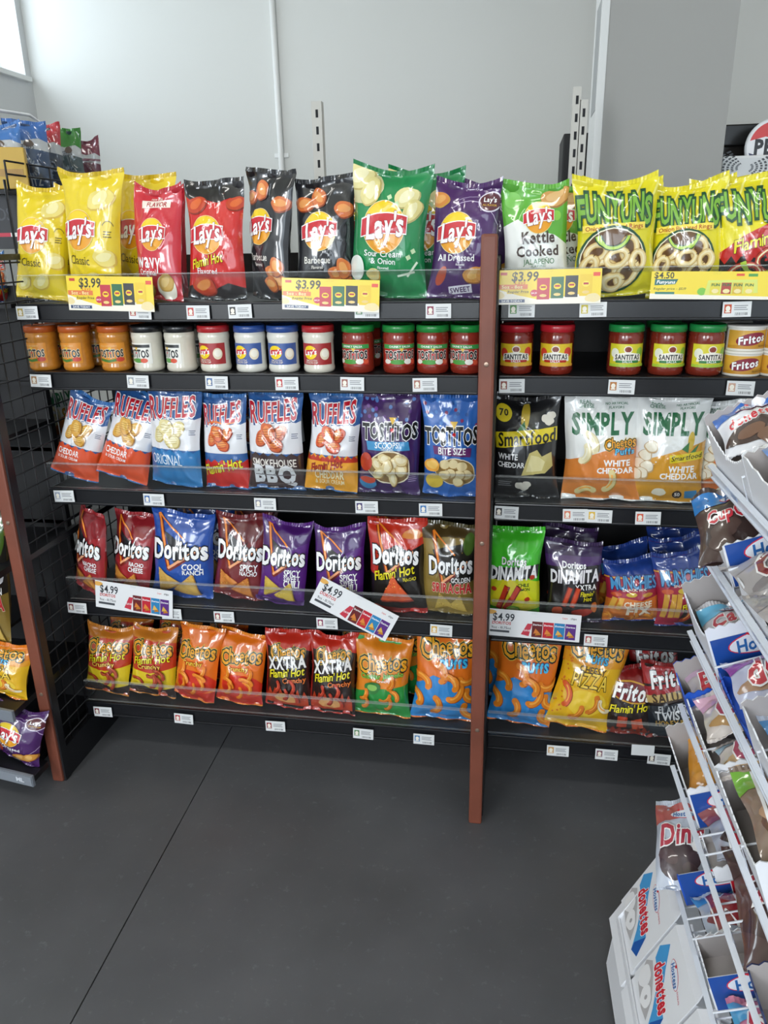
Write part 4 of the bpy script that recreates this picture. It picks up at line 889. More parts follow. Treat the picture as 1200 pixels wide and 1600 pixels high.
BG = [
 ('classic', PCB, 'dull yellow classic chip bag at the far left end of the top shelf', 0, 70, 470, 70, 292, 84, G1, dict(dy=.02, yaw=8, lean=6)),
 ('classic', PCB, 'bright yellow classic chip bag, taller of the two at the left end', 0, 152, 470, 151, 273, 100, G1, dict(yaw=-6, lean=0)),
 ('wavy', PCB, 'red wavy chip bag beside the yellow classic bags', 0, 252, 470, 250, 293, 84, G1, dict(yaw=-8)),
 ('flamin', PCB, 'red chip bag with black top and bottom on the top shelf', 0, 339, 470, 336, 283, 98, G1, dict(dy=-.004)),
 ('bbq', PCB, 'black barbecue chip bag with its logo turned left, beside the red and black bag', 0, 423, 470, 424, 268, 80, G1, dict(yaw=-28, dy=.01)),
 ('bbq', PCB, 'black barbecue chip bag facing forward, left of the green bag', 0, 511, 470, 507, 278, 98, G1, dict(dy=.005)),
 ('sour', PCB, 'tall green sour cream and onion chip bag', 0, 607, 472, 620, 266, 122, G1, dict(lean=0)),
 ('dressed', PCB, 'purple chip bag on the top shelf just left of the wooden post', 0, 722, 470, 730, 283, 106, G1, dict(yaw=-6)),
 ('kettle', PCB, 'green and white kettle cooked jalapeno chip bag', 0, 838, 470, 838, 287, 104, G1, {}),
 ('funyuns', 'onion_ring_bag', 'yellow onion ring bag right of the green and white bag', 0, 955, 470, 958, 281, 128, G1, dict(lean=0)),
 ('funyuns', 'onion_ring_bag', 'yellow onion ring bag second from the left among the onion ring bags', 0, 1066, 470, 1070, 287, 112, G1, dict(yaw=-6, dy=.01)),
 ('funhot', 'onion_ring_bag', 'yellow, red and black hot onion ring bag at the right edge of the top shelf', 0, 1170, 470, 1178, 275, 128, G1, {}),
 ('cheddar', PCB, 'orange and white ridged chip bag leaning at the far left of the middle shelf', 2, 119, 755, 145, 628, 76, G3, dict(lean=10, dy=.0)),
 ('cheddar', PCB, 'orange and white ridged chip bag beside the blue ridged bag', 2, 190, 757, 220, 622, 82, G3, dict(lean=10)),
 ('orig', PCB, 'blue and white original ridged chip bag', 2, 277, 765, 278, 606, 88, G3, dict(yaw=-4)),
 ('rhot', PCB, 'red and white hot ridged chip bag with blue top', 2, 358, 765, 352, 614, 76, G3, dict(yaw=-8, dy=.01)),
 ('rbbq', PCB, 'ridged chip bag with dark brown barbecue bottom and blue top', 2, 434, 770, 434, 610, 92, G3, {}),
 ('rfc', PCB, 'ridged chip bag with yellow-orange bottom, right of the brown barbecue bag', 2, 518, 772, 525, 614, 84, G3, dict(yaw=-5)),
 ('scoops', TCB, 'purple scoop tortilla chip bag', 2, 608, 776, 610, 610, 100, G3, dict(lean=2)),
 ('bite', TCB, 'bright blue bite size tortilla chip bag left of the wooden post', 2, 703, 780, 708, 614, 94, G3, dict(lean=2)),
 ('smart', 'popcorn_bag', 'black white cheddar popcorn bag with yellow name band', 2, 818, 785, 826, 614, 104, G3, dict(lean=2)),
 ('simply', CPB, 'white and orange cheese puff bag with green heading', 2, 936, 785, 944, 613, 118, G3, dict(lean=2)),
 ('simply2', 'popcorn_bag', 'white and mustard popcorn bag with green heading', 2, 1040, 787, 1052, 612, 112, G3, dict(lean=2, yaw=-4)),
 ('simply3', CPB, 'orange snack bag mostly hidden behind the white snack rack', 2, 1135, 790, 1140, 625, 96, G3, dict(lean=4, dy=.03)),
 ('nacho', TCB, 'narrow red tortilla chip bag at the far left of the fourth shelf', 3, 142, 930, 150, 797, 66, G4, dict(yaw=-24, lean=6)),
 ('nacho', TCB, 'red tortilla chip bag left of the royal blue bag', 3, 208, 940, 212, 803, 74, G4, dict(yaw=-12, lean=8, dy=.01)),
 ('cool', TCB, 'royal blue tortilla chip bag', 3, 288, 945, 288, 798, 102, G4, dict(lean=4, dy=-.003)),
 ('spicy', TCB, 'dark maroon spicy tortilla chip bag', 3, 372, 950, 382, 806, 84, G4, dict(lean=8, dy=.012)),
 ('sweet', TCB, 'purple sweet chili tortilla chip bag beside the maroon bag', 3, 440, 955, 448, 815, 78, G4, dict(lean=8)),
 ('sweet', TCB, 'purple sweet chili tortilla chip bag behind the tilted white sale card', 3, 532, 962, 530, 818, 82, G4, dict(lean=6, dy=.01)),
 ('fnacho', TCB, 'black and red hot tortilla chip bag', 3, 622, 966, 624, 808, 92, G4, dict(lean=4)),
 ('srir', TCB, 'gold and black sriracha tortilla chip bag left of the wooden post', 3, 698, 968, 706, 816, 86, G4, dict(lean=4, dy=.004)),
 ('dina', 'rolled_tortilla_bag', 'bright green rolled tortilla chip bag right of the wooden post', 3, 802, 955, 804, 822, 88, G4, dict(lean=4)),
 ('dinax', 'rolled_tortilla_bag', 'black and purple rolled tortilla chip bag with white lettering', 3, 893, 965, 898, 842, 88, G4, dict(lean=6)),
 ('munch', 'snack_mix_bag', 'red and orange cheese snack mix bag at the right of the fourth shelf', 3, 985, 990, 984, 872, 88, G4, dict(lean=8, T=.1)),
 ('munchf', 'snack_mix_bag', 'red snack mix bag with black corner beside the white snack rack', 3, 1068, 995, 1062, 862, 92, G4, dict(lean=8)),
 ('cflam', CPB, 'red and yellow crunchy puff bag at the far left of the bottom shelf', 4, 170, 1083, 172, 980, 76, G5, dict(lean=10)),
 ('cflam', CPB, 'red and yellow crunchy puff bag left of the plain orange bags', 4, 238, 1090, 243, 984, 76, G5, dict(lean=10, dy=.004)),
 ('crunch', CPB, 'orange crunchy puff bag, left of the two plain orange ones', 4, 305, 1098, 312, 980, 72, G5, dict(lean=10, yaw=-10)),
 ('crunch', CPB, 'orange crunchy puff bag, right of the two plain orange ones', 4, 377, 1106, 380, 990, 78, G5, dict(lean=10)),
 ('xxtra', CPB, 'black and red extra hot puff bag next to the plain orange bag', 4, 449, 1112, 453, 988, 76, G5, dict(lean=10)),
 ('xxtra', CPB, 'black and red extra hot puff bag left of the green and orange bag', 4, 520, 1118, 520, 990, 76, G5, dict(lean=10, dy=-.004)),
 ('cjal', CPB, 'green and orange cheddar jalapeno puff bag', 4, 598, 1125, 602, 996, 90, G5, dict(lean=8)),
 ('puffs', CPB, 'blue and orange puff bag left of the wooden post', 4, 692, 1132, 698, 984, 100, G5, dict(lean=8)),
 ('puffs', CPB, 'blue and orange puff bag tilting right of the wooden post', 4, 806, 1135, 832, 992, 98, G5, dict(lean=8)),
 ('pizza', CPB, 'yellow cheesy pizza puff bag on the bottom shelf', 4, 900, 1140, 938, 988, 98, G5, dict(lean=8, dy=-.002)),
 ('fritos', 'corn_chip_bag', 'brown and red hot corn chip bag low beside the yellow pizza bag', 4, 982, 1148, 988, 1040, 78, G5, dict(lean=10, dy=.01)),
 ('twists', 'corn_chip_bag', 'black and tan honey barbecue corn twist bag by the white snack rack', 4, 1050, 1155, 1040, 1035, 80, G5, dict(lean=8)),
]
BO = {}
for i, b in enumerate(BG):
    BO[i] = place_bag(b[0], b[1], b[2], b[3], b[4], b[5], b[6], b[7], b[8], b[9], **b[10])
# second row of bags glimpsed behind the first (copies)
BEH = [(0, 'second yellow classic bag half hidden behind the two left end bags', .055, .10, .006), (1, 'yellow classic bag peeking out behind the bright yellow one, before the red wavy bag', .075, .11, -.025),
 (2, 'red bag whose pointed corner shows behind the red wavy bag', -.03, .11, .012), (5, 'black barbecue bag hidden behind the forward facing barbecue bag', .06, .11, .005), (6, 'green bag hidden behind the tall green bag', .075, .12, -.012),
 (7, 'purple bag hidden behind the purple bag by the post', .04, .11, .01), (8, 'green and white bag hidden behind the kettle cooked bag', .06, .11, -.005), (9, 'yellow onion ring bag hidden behind the first onion ring bag', .02, .12, -.01),
 (10, 'yellow onion ring bag rising behind the second onion ring bag', .05, .10, .005), (11, 'hot onion ring bag hidden behind the one at the right edge', -.03, .11, -.01),
 (33, 'black rolled tortilla bag standing behind the black and purple one', -.01, .11, .012), (34, 'blue topped snack mix bag behind the cheese snack mix bag', -.01, .10, .035), (35, 'snack mix bag second in line behind the black cornered one', .0, .10, .03), (35, 'snack mix bag third in line behind the black cornered one', .01, .20, .055),
 (36, 'orange puff bag in the back row, leftmost on the bottom shelf', .02, .11, .03), (37, 'orange puff bag in the back row, second on the bottom shelf', .03, .11, .03), (38, 'orange crunchy puff bag in the back row behind the plain orange bags', .05, .12, .02),
 (40, 'extra hot puff bag in the back row behind the first black and red bag', .01, .11, .035), (41, 'extra hot puff bag in the back row under the tilted sale card', .045, .12, .035), (42, 'green and orange puff bag in the back row behind its twin', .03, .12, .02),
 (43, 'blue and orange puff bag in the back row left of the wooden post', .0, .12, .0), (44, 'blue and orange puff bag in the back row right of the wooden post', -.03, .12, .01), (47, 'corn twist bag in the back row beside the white snack rack', -.03, .11, .05),
 (26, 'blue tortilla chip bag hidden behind the royal blue bag', .03, .11, .0), (30, 'red topped tortilla chip bag hidden behind the black and red one', -.01, .11, .01), (27, 'maroon tortilla chip bag hidden behind its twin', -.02, .11, .0),
 (15, 'ridged chip bag hidden behind the red and white one', .03, .11, .0), (16, 'ridged chip bag hidden behind the brown barbecue one', -.02, .11, .0)]
for i, l, dx, dy, dz in BEH: copy_bag(BO[i], l, dx, dy, 0, .04*(1 if i % 2 else -1)); 
# ------------------------------------------------------------------ jars and cans on the second shelf
GL = {}
def cyl_label(name, art, r, z0, z1, half, parent, rotz=0):
    NX, NY = 24, 6; A = np.zeros((NX+1, NY+1, 3))
    for i in range(NX+1):
        t = -half+2*half*i/NX+rotz
        for j in range(NY+1): A[i, j] = (r*math.sin(t), -r*math.cos(t), z0+(z1-z0)*j/NY)
    return grid_mesh(name, A, art, LABEL, parent, eps=.00018)
def jar_art(k):
    a = Art(1.25, {'queso': '#dd8f2a', 'white': '#eceae2', 'layred': '#a82a2c', 'layblue': '#3c5a9c', 'salsa': '#b02a20', 'sred': '#e2c22a', 'sgreen': '#d8cf2c'}[k])
    if k == 'queso': a.text('SALSA CON QUESO', 0, 1.08, 1.1, '#e8c48a'); tostitos(a, 0, .62, 1.7, c='#16161a', o='#e8e2c8'); a.stroke([(-.7, .25), (0, .15), (.5, .25)], .16, '#4a7a2c'); a.ell(.65, .25, .25, .14, '#c8402a'); a.ell(-.85, .3, .15, .2, '#c05a6a')
    if k == 'white': a.rect(-.9, .98, .9, 1.16, '#2a2c2c'); tostitos(a, -.05, .62, 1.7, c='#26282c', o=None); a.ell(.1, .2, .4, .14, '#5a9a4a'); a.ell(.5, .2, .22, .14, '#d8583c'); a.ell(-.5, .22, .3, .1, '#6aa24a')
    if k in ('layred', 'layblue'):
        rb = R; a.ell(-.35, .72, .42, .4, Y, n=24); a.rect(-.78, .6, .08, .88, R, rot=.1); a.text("Lay's", -.35, .74, .74, WH, rot=.1, sh=.15, bold=.04, hs=1.2); a.ell(.52, .62, .28, .34, '#e9dcc0'); a.ell(.52, .66, .2, .22, '#f6f0e0'); a.text('SMOOTH', -.3, .25, .7, '#e8dcd0'); a.text('ONION DIP', -.3, .12, .8, '#e8dcd0')
    if k == 'salsa': a.rect(-1, .96, 1, 1.2, '#3c9a4c'); a.text('CHUNKY SALSA', 0, 1.08, 1.2, WH, bold=.02); tostitos(a, 0, .6, 1.75, c=K, o='#f2efe6'); a.ell(-.1, .2, .5, .14, '#4a9a3c'); a.ell(.45, .22, .22, .16, '#f2efe6'); a.ell(-.7, .22, .2, .14, '#e8e2d8'); a.ell(.8, .2, .15, .14, '#e25a3c')
    if k in ('sred', 'sgreen'):
        c2 = '#b8281c' if k == 'sred' else '#2a7a3c'; a.ell(0, .95, .22, .2, '#f2ecd8'); a.ell(0, .95, .17, .15, '#8a3a2a'); a.ell(-.68, .75, .22, .26, '#d8402c' if k == 'sred' else '#e9ead8'); a.ell(.68, .8, .22, .26, '#d8402c' if k == 'sred' else '#8ab83c')
        a.poly([(-.75, .3), (.75, .3), (.7, .68), (0, .82), (-.7, .68)], '#f4f0e4'); a.text('SANTITAS', 0, .54, 1.25, '#1a1a1c', bold=.05, hs=1.5); a.rect(-.6, .22, .6, .36, c2); a.text('SALSA', 0, .29, .5, WH)
        for q in range(10): a.ell(-.9+q*.2, .08, .12, .09, '#e8b03c' if k == 'sred' else '#a8c83c', n=10)
    return a
JD = {'queso': ('#c8822c', '#b9571f', .98), 'white': ('#ded8c8', '#1c1d20', .9), 'layred': ('#e2ddce', '#b8262c', 1.0), 'layblue': ('#e4e2d8', '#2c4f96', 1.0), 'salsa': ('#8a2c1e', '#1f8a3c', 1.0), 'sred': ('#7e261a', '#b8202c', 1.0), 'sgreen': ('#7a2a1c', '#1f8a44', 1.0)}
def build_jar(k, rotz=0):
    food, lidc, _ = JD[k]; r, h = .0405, .106
    t = empty('dip_jar' if k in ('queso', 'white', 'layred', 'layblue') else 'salsa_jar')
    prof = [(r*.86, 0), (r*.93, .002), (r*.985, .007), (r*.99, .013), (r*.955, .019), (r*.955, .078), (r*.985, .084), (r, .090), (r*.97, .097), (r*.90, .102), (r*.88, h)]
    if k in ('salsa', 'sred', 'sgreen'): prof = [(r*.86, 0), (r*.95, .003), (r, .012), (r*.985, .02), (r*.985, .078), (r, .086), (r*.97, .096), (r*.90, .101), (r*.88, h)]
    jm = mat('jar_'+k, food, rough=.12, coat=.7, noise_amt=.10 if k in ('salsa', 'sred', 'sgreen', 'queso') else .02, nscale=70)
    MB().lathe(prof, 44).build('glass_body', jm, t, smooth=True)
    rl = r*1.0
    MB().lathe([(rl*.97, h-.006), (rl*1.01, h-.005), (rl*1.01, h+.006), (rl*.99, h+.010), (rl*.93, h+.0115), (rl*.90, h+.0105)], 44).build('lid', mat('lid_'+k, lidc, rough=.3, coat=.3), t, smooth=True)
    if k != 'white' or True:
        key = 'lbl_'+k
        if key not in GL: GL[key] = jar_art(k)
        lab = cyl_label('label', GL[key], r*1.004 if k in ('salsa', 'sred', 'sgreen') else r*.975, .021, .074, 1.12, t, rotz)
    else: pass
    return t
JARS = [('queso', 68, -.35, 'orange lidded cheese dip jar at the far left of the jar shelf'), ('queso', 121, -.3, 'orange lidded cheese dip jar, second from the left end'), ('queso', 181, .0, 'orange lidded cheese dip jar standing beside the black lidded jars'),
 ('white', 232, -.45, 'black lidded white dip jar beside the orange lidded jar'), ('white', 283, -.7, 'black lidded white dip jar beside the red lidded jar'), ('layred', 336, -.05, 'red lidded creamy dip jar between black and blue lidded jars'),
 ('layblue', 392, -.05, 'blue lidded dip jar, left of the two blue ones'), ('layblue', 443, .1, 'blue lidded dip jar, right of the two blue ones'), ('layred', 498, .05, 'red lidded creamy dip jar left of the green lidded salsa jars'),
 ('salsa', 560, -.25, 'green lidded red salsa jar standing apart left of three others'), ('salsa', 623, .2, 'green lidded salsa jar, first of the row of three before the post'), ('salsa', 676, 0, 'green lidded salsa jar, middle of the row of three before the post'), ('salsa', 729, -.3, 'green lidded salsa jar touching the wooden post in view'),
 ('sred', 806, .0, 'red lidded yellow label salsa jar right beside the wooden post'), ('sred', 869, -.1, 'red lidded yellow label salsa jar farther from the wooden post'), ('sgreen', 976, .05, 'green lidded yellow label salsa jar, leftmost of three'), ('sgreen', 1041, .15, 'green lidded yellow label salsa jar, middle of three'), ('sgreen', 1101, .2, 'green lidded yellow label salsa jar beside the bean dip cans')]
def cp_tree(o, parent=None):
    c = o.copy(); COL.objects.link(c)
    if parent: c.parent = parent
    for ch in o.children: cp_tree(ch, c)
    return c
protoj = {}; jobs = []
def place_jar(k, px, rot, lab, dy=0, dx=0):
    z = ZS[1]
    if k not in protoj: o = protoj[k] = build_jar(k)
    else: o = cp_tree(protoj[k])
    Yc = Y1+.06+dy; p = atY(px, 560, Y1+.055)
    o.location = (p[0]+dx, Yc, z+.0005); o.rotation_euler = (0, 0, rot)
    tag(o, lab, 'jar', 'jars of dip and salsa on the second shelf'); return o
for k, px, rot, lab in JARS: place_jar(k, px, rot, lab)
for k, px, rot, lab in (('queso', 70, .2, 'orange lidded jar behind the far left jar'), ('queso', 122, .4, 'orange lidded jar behind the second jar from the left'), ('queso', 181, .3, 'orange lidded jar behind the one beside the black lidded jars'), ('white', 283, .3, 'black lidded jar in the second line behind its twin'), ('salsa', 560, .5, 'salsa jar in the second line behind the one standing apart'), ('salsa', 676, .3, 'salsa jar in the second line behind the middle one of three'), ('salsa', 729, .2, 'salsa jar in the second line beside the wooden post'),
 ('sred', 869, .3, 'red lidded salsa jar in the second line behind its twin'), ('sgreen', 1041, .3, 'green lidded yellow label jar in the second line')):
    place_jar(k, px, rot, lab, dy=.088, dx=.003)
# stacked bean dip cans
ca_ = Art(.9, '#dca83c'); ca_.poly([(-1, 0), (1, 0), (1, .3), (-1, .15)], '#c8902c'); ca_.ell(0, .48, .62, .3, '#8a1c34', rot=.25); ca_.text('Fritos', 0, .48, 1.05, WH, out=[(.06, '#3a0a1c')], sh=.2, rot=.2, bold=.05, hs=1.3); ca_.text('BEAN DIP', .55, .14, .5, '#6a4a1c')
def build_can():
    r, h = .042, .054
    t = empty('dip_can'); MB().lathe([(r*.97, 0), (r, .002), (r*.985, .005), (r*.985, h-.006), (r, h-.003)], 44).build('can_wall', mat('can_white', '#e8e4da', rough=.3), t, smooth=True)
    cyl_label('label', ca_, r*.99, .006, h-.007, 1.35, t)
    MB().lathe([(r*.99, h-.004), (r*1.03, h-.003), (r*1.03, h+.002), (r*.98, h+.003)], 44).build('plastic_lid', mat('can_lid', '#e6e3dc', rough=.25), t, smooth=True); return t
pc = build_can(); first = True
for px, lvl, dy, lab in ((1160, 0, 0, 'gold bean dip can, lower one of the left stack'), (1160, 1, 0, 'gold bean dip can, upper one of the left stack'), (1218, 0, 0, 'gold bean dip can at the right edge, lower one'), (1218, 1, 0, 'gold bean dip can at the right edge, upper one'), (1155, 0, .09, 'bean dip can in the second line, lower one'), (1155, 1, .09, 'bean dip can in the second line, upper one')):
    o = pc if first else cp_tree(pc); first = False; p = atY(px, 560, Y1+.06)
    o.location = (p[0], Y1+.06+dy, ZS[1]+.0005+lvl*.0575); tag(o, lab, 'can', 'stacked bean dip cans'); o.rotation_euler = (0, 0, .1 if lvl else -.08)

# ------------------------------------------------------------------ price tags
TG = {}
def tag_mesh(colr):
    if colr in TG: return TG[colr]
    a = Art(1.1, '#dfe1e2')
    if colr != 'blank':
        a.rect(-.88, .28, -.38, .92, colr); a.ell(-.63, .62, .17, .2, '#efe9dc', n=10); a.rect(-.8, .34, -.46, .44, '#efe9dc')
        for k in range(3): a.rect(-.2, .78-k*.14, .75-.1*(k % 2), .84-k*.14, '#85888c')
        x = -.1; rn = random.Random(5)
        while x < .8: a.rect(x, .12, x+.03, .32, '#3c3e42'); x += rn.choice([.05, .06, .09])
    o = flat_art('price_tag', a, .060, .033, PAPER, thick=.0008); TG[colr] = o.data; bpy.data.objects.remove(o); return TG[colr]
TAGS = [(0, 42, '#b8a04a', 'the dull yellow classic bag'), (0, 218, '#b8402c', 'the first yellow sale card'), (0, 309, '#c23a34', 'the red and black chip bag'), (0, 375, '#2c2c30', 'the left black barbecue bag'), (0, 573, '#2a7a4a', 'the tall green bag'), (0, 685, '#8a2a4c', 'the purple chip bag'), (0, 815, '#4a8a3c', 'the kettle cooked bag'), (0, 927, '#c8b82a', 'the first onion ring bag'), (0, 1152, '#c0481c', 'the hot onion ring bag'),
 (1, 63, '#a87a4a', 'the far left jar'), (1, 215, '#9aa0a8', 'the first black lidded jar'), (1, 338, '#4a6a9c', 'the red lidded dip jar'), (1, 448, '#c02a34', 'the right blue lidded jar'), (1, 550, '#9a5a50', 'the salsa jar standing apart'), (1, 664, '#a86a58', 'the middle salsa jar of three'), (1, 800, '#8a3a28', 'the red lidded jar by the post'), (1, 971, '#b0702a', 'the leftmost green lidded yellow label jar'), (1, 1157, '#c8a08a', 'the bean dip cans'),
 (2, 100, '#9aa4b8', 'the far left ridged chip bag'), (2, 240, '#2c62a8', 'the blue ridged chip bag'), (2, 414, '#8a8c9c', 'the brown barbecue ridged bag'), (2, 573, '#3a2a6a', 'the purple scoop bag'), (2, 673, '#2a70b0', 'the bright blue tortilla bag'), (2, 791, '#2a2a2c', 'the black popcorn bag'), (2, 899, '#d87a5a', 'the white cheese puff bag, left one'), (2, 937, '#e0b83c', 'the white cheese puff bag, right one'), (2, 1013, '#d85a3c', 'the white and mustard popcorn bag'),
 (3, 120, '#7a2a34', 'the far left red tortilla bag'), (3, 268, '#2c4a8a', 'the royal blue bag'), (3, 350, '#8a2a34', 'the maroon tortilla bag'), (3, 511, '#8a2a5a', 'the tilted sale card'), (3, 689, '#d8a83c', 'the gold and black tortilla bag'), (3, 931, '#a84a4a', 'the black purple bag'),
 (4, 160, '#7a2434', 'the far left puff bag'), (4, 286, '#b83a3c', 'the left plain orange puff bag'), (4, 430, '#8a2a34', 'the first extra hot puff bag'), (4, 567, '#5a8a5c', 'the green and orange puff bag'), (4, 662, '#5a8ab8', 'the blue puff bag left of the post'), (4, 872, '#c89a5a', 'the yellow pizza puff bag'), (4, 948, '#7a4a5a', 'the hot corn chip bag'), (4, 1004, 'blank', 'the corn twist bag, blank one'), (4, 1030, '#4a3a3c', 'the corn twist bag, printed one')]
yl = [{0: 0}, ]
rn = random.Random(9)
for row, px, colr, where in TAGS:
    o = bpy.data.objects.new('price_tag', tag_mesh(colr)); COL.objects.link(o)
    p = atY(px, 800, Y1-.003)
    # solve x on the rail line
    lo = None
    P = Vector((0, Y1-.0095, ZR[row]))
    # intersect the pixel column with the rail: iterate
    X = 0.
    for _ in range(12):
        d = np.array([X, P.y, P.z])-CAM; zc = d @ fw; u = 600+FPX*(d @ rt)/zc; X += (px-u)/FPX*zc
    dz = {('blank'): .012}.get(colr, 0)
    low = .008 if row == 4 else 0
    o.location = (X, Y1-.0095-(.0012 if px in (268,) else 0), ZR[row]-.0175+dz*2-low+rn.uniform(-.001, .001)); o.rotation_euler = (math.radians(-3), rn.uniform(-.03, .03), 0)
    tag(o, 'price tag on the %s rail below %s' % (('top', 'jar', 'middle', 'fourth', 'bottom')[row], where), 'price tag', 'white shelf price tags')

# ------------------------------------------------------------------ sale cards
def mini(a, x, y, w, h, c, c2):
    a.rect(x-w/2, y-h/2, x+w/2, y+h/2, c); a.ell(x, y+.06*h, w*.3, w*.26, c2, n=12); a.rect(x-w*.2, y+.03*h, x+w*.2, y+.12*h, '#b02030'); a.ell(x, y-h*.32, w*.3, w*.14, '#e8c87a', n=8)
def card_yellow():
    a = Art(.74, '#f0d22c'); a.poly([(-1, 0), (1, 0), (1, .12), (.6, .2), (.2, .14), (-.2, .10), (-.6, .2), (-1, .34)], '#f2ecdc')
    a.rect(-.93, .63, -.8, .69, '#c83a2c'); a.text('$3.99', -.46, .60, .50, '#33321c', bold=.03, hs=1.25, sh=.1); a.text('Lays', -.55, .47, .2, '#d86a2a', sh=.2)
    a.rect(-.98, .33, -.4, .43, '#e0763a'); a.text('5oz - 8oz', -.7, .38, .4, '#f6e6a0', bold=.03); a.rect(-.8, .23, -.38, .32, '#e8c81c'); a.text('Regular Price', -.58, .275, .4, '#3a3420', bold=.02)
    a.ell(-.27, .24, .075, .075, '#c8284a', n=18); a.text('$4.29', -.27, .24, .11, WH); a.rect(-.95, .04, -.45, .11, '#26406a'); a.text('SAVE TODAY', -.7, .075, .4, WH)
    for i, (c, c2) in enumerate((('#c02438', Y), ('#14643c', Y), ('#202126', Y), ('#e8c41c', '#f4dc4c'))): mini(a, -.1+i*.27, .33+.02*i, .24, .46, c, c2)
    a.rect(.84, .58, .97, .66, '#e04a2c'); a.ell(.85, .12, .14, .1, '#ecd9a0', seed=3); a.ell(-.95, .2, .1, .08, '#ecd9a0', seed=3); return a
def card_white():
    a = Art(.62, '#e9eaec'); a.ell(-.92, .55, .12, .05, '#e8b05a'); a.text('$4.99', -.64, .45, .46, '#2a2e36', bold=.02, hs=1.2); a.text('DORITOS', -.68, .31, .40, '#c83a3c', bold=.03, sh=.1); a.text('9oz - 10.75oz', -.68, .20, .42, '#34383e', bold=.01); a.rect(-.92, .09, -.5, .14, '#4a4e54')
    a.poly([(-.25, .08), (-.08, .05), (-.02, .34), (-.12, .34)], '#c8384a'); a.text('SAVE', -.12, .18, .14, WH)
    for i, (c, c2) in enumerate((('#6a2226', '#d8803c'), ('#c02434', '#e0883c'), ('#2c82b8', '#e8b85a'), ('#5a2a80', '#d8b04c'))):
        x = .09+i*.235; a.rect(x-.112, .04, x+.112, .40, c); a.text('Doritos', x, .33, .18, WH, bold=.04); tri(a, x-.02, .17, .075, .2, c2, sp=0)
    a.text('Lays', .66, .53, .10, '#d8402c', sh=.2); a.text('chips', .84, .53, .12, '#34383e'); return a
def card_fun():
    a = Art(.50, '#f0d62c'); a.poly([(-1, 0), (1, 0), (1, .05), (-1, .10)], '#f2ecdc'); a.text('$4.50', -.80, .43, .30, '#3a3a1c', bold=.03, hs=1.2); a.poly([(-.94, .25), (-.62, .27), (-.58, .36), (-.94, .36)], '#1f6a6a'); a.text('Funyuns', -.77, .31, .28, WH, sh=.2, bold=.03)
    a.text('Regular price - $5.19', -.70, .19, .50, '#5a5a20', sh=.2); a.rect(-.92, .09, -.62, .13, '#2a7a6a'); a.ell(-.2, .14, .07, .07, '#7ac03c', n=16)
    a.poly([(-.16, .08), (.65, .12), (.62, .36), (-.12, .34)], '#d8e06a')
    for i, c in enumerate(('#e0d030', '#b03a24', '#d8b830', '#e8d84a')): a.rect(-.08+i*.17, .10, .07+i*.17, .30, c); a.text('FUN', i*.17, .26, .12, '#1f6a34', bold=.05); a.ell(i*.17, .15, .055, .04, '#f0e0a0', n=10)
    a.rect(.3, .42, .42, .46, '#e04a2c'); a.rect(.48, .41, .62, .46, '#4a9a3c'); return a
CY, CW, CF = card_yellow(), card_white(), card_fun()
def put_card(art, cx_, cy_, wpx, hpx, rot, lab, thick=.0012, Yy=None):
    Yy = Yy or Y1-.014; p = atY(cx_, cy_, Yy); s = DEPTH(p)/FPX; W, H = wpx*s, hpx*s
    t = empty('sale_card', (p[0], Yy, p[2]), (math.radians(-2), math.radians(rot), 0)); tag(t, lab, 'sale card', 'promotional cards clipped to the shelves')
    flat_art('card', art, W, H, GLOSSCARD, t, loc=(0, 0, -H/2))
    c = MB().bbox(-.008, -.004, H/2-.006, .008, .012, H/2+.004, .001); c.build('clear_clip', ACRYL, t); return t
put_card(CY, 172, 459, 144, 52, 1.5, 'yellow sale card clipped to the top shelf below the yellow classic bags')
put_card(CY, 516, 461, 156, 48, 2.2, 'yellow sale card clipped below the black and green chip bags')
put_card(CY, 857, 448, 160, 52, -.5, 'yellow sale card clipped below the kettle cooked bag')
put_card(CF, 1118, 446, 195, 42, .8, 'yellow and white onion ring sale card at the right of the top shelf')
put_card(CW, 209, 936, 128, 46, 5.5, 'white sale card slightly tilted below the red tortilla bags')
put_card(CW, 553, 952, 134, 50, 27, 'white sale card hanging at a steep slant below the purple tortilla bag')
put_card(CW, 833, 977, 144, 46, 1.5, 'white sale card hanging level right of the wooden post')
# small clear rivets on the shelf fences
# ------------------------------------------------------------------ neighbouring shelving at the far left (turned a little)
RG = mat('grey_price_rail', '#7d838c', rough=.35)
# two rails with grey lettered strips; their right ends seen at x=20 and x=50
L0, L1 = atY(21, 1118, 1.625), atY(52, 1219, 1.61)
TH = math.radians(-9)
lb = empty('shelving_bay', (L1[0], L1[1], 0)); tag(lb, 'black shelving bay at the far left, left of the wooden post, with grey rails', 'shelving', 'black metal shelving bays')
LZ = [max(.028, L1[2]), L0[2], L0[2]+.40, L0[2]+.74]
def lprism(pts, z0, z1):
    n = len(pts); pts = [(x-L1[0], y-L1[1]) for x, y in pts]
    return MB().add([(x, y, z0) for x, y in pts]+[(x, y, z1) for x, y in pts], [tuple(range(n-1, -1, -1)), tuple(range(n, 2*n))]+[(i, (i+1) % n, (i+1) % n+n, i+n) for i in range(n)])
XE = -1.338
def lshelf(F, z):
    fx, fy = F[0], F[1]; q = (fx-.9*math.cos(TH), fy-.9*math.sin(TH))
    return lprism([(fx, fy+.006), (fx, 1.685), (XE, 1.695), (XE, 2.02), (q[0], 2.02), (q[0], q[1]+.006)], z-.010, z+.008).build('shelf', BLACK, lb)
lprism([(-2.2, 2.02), (XE, 2.02), (XE, 2.04), (-2.2, 2.04)], .02, 1.40).build('back_panel', BLACKM, lb)
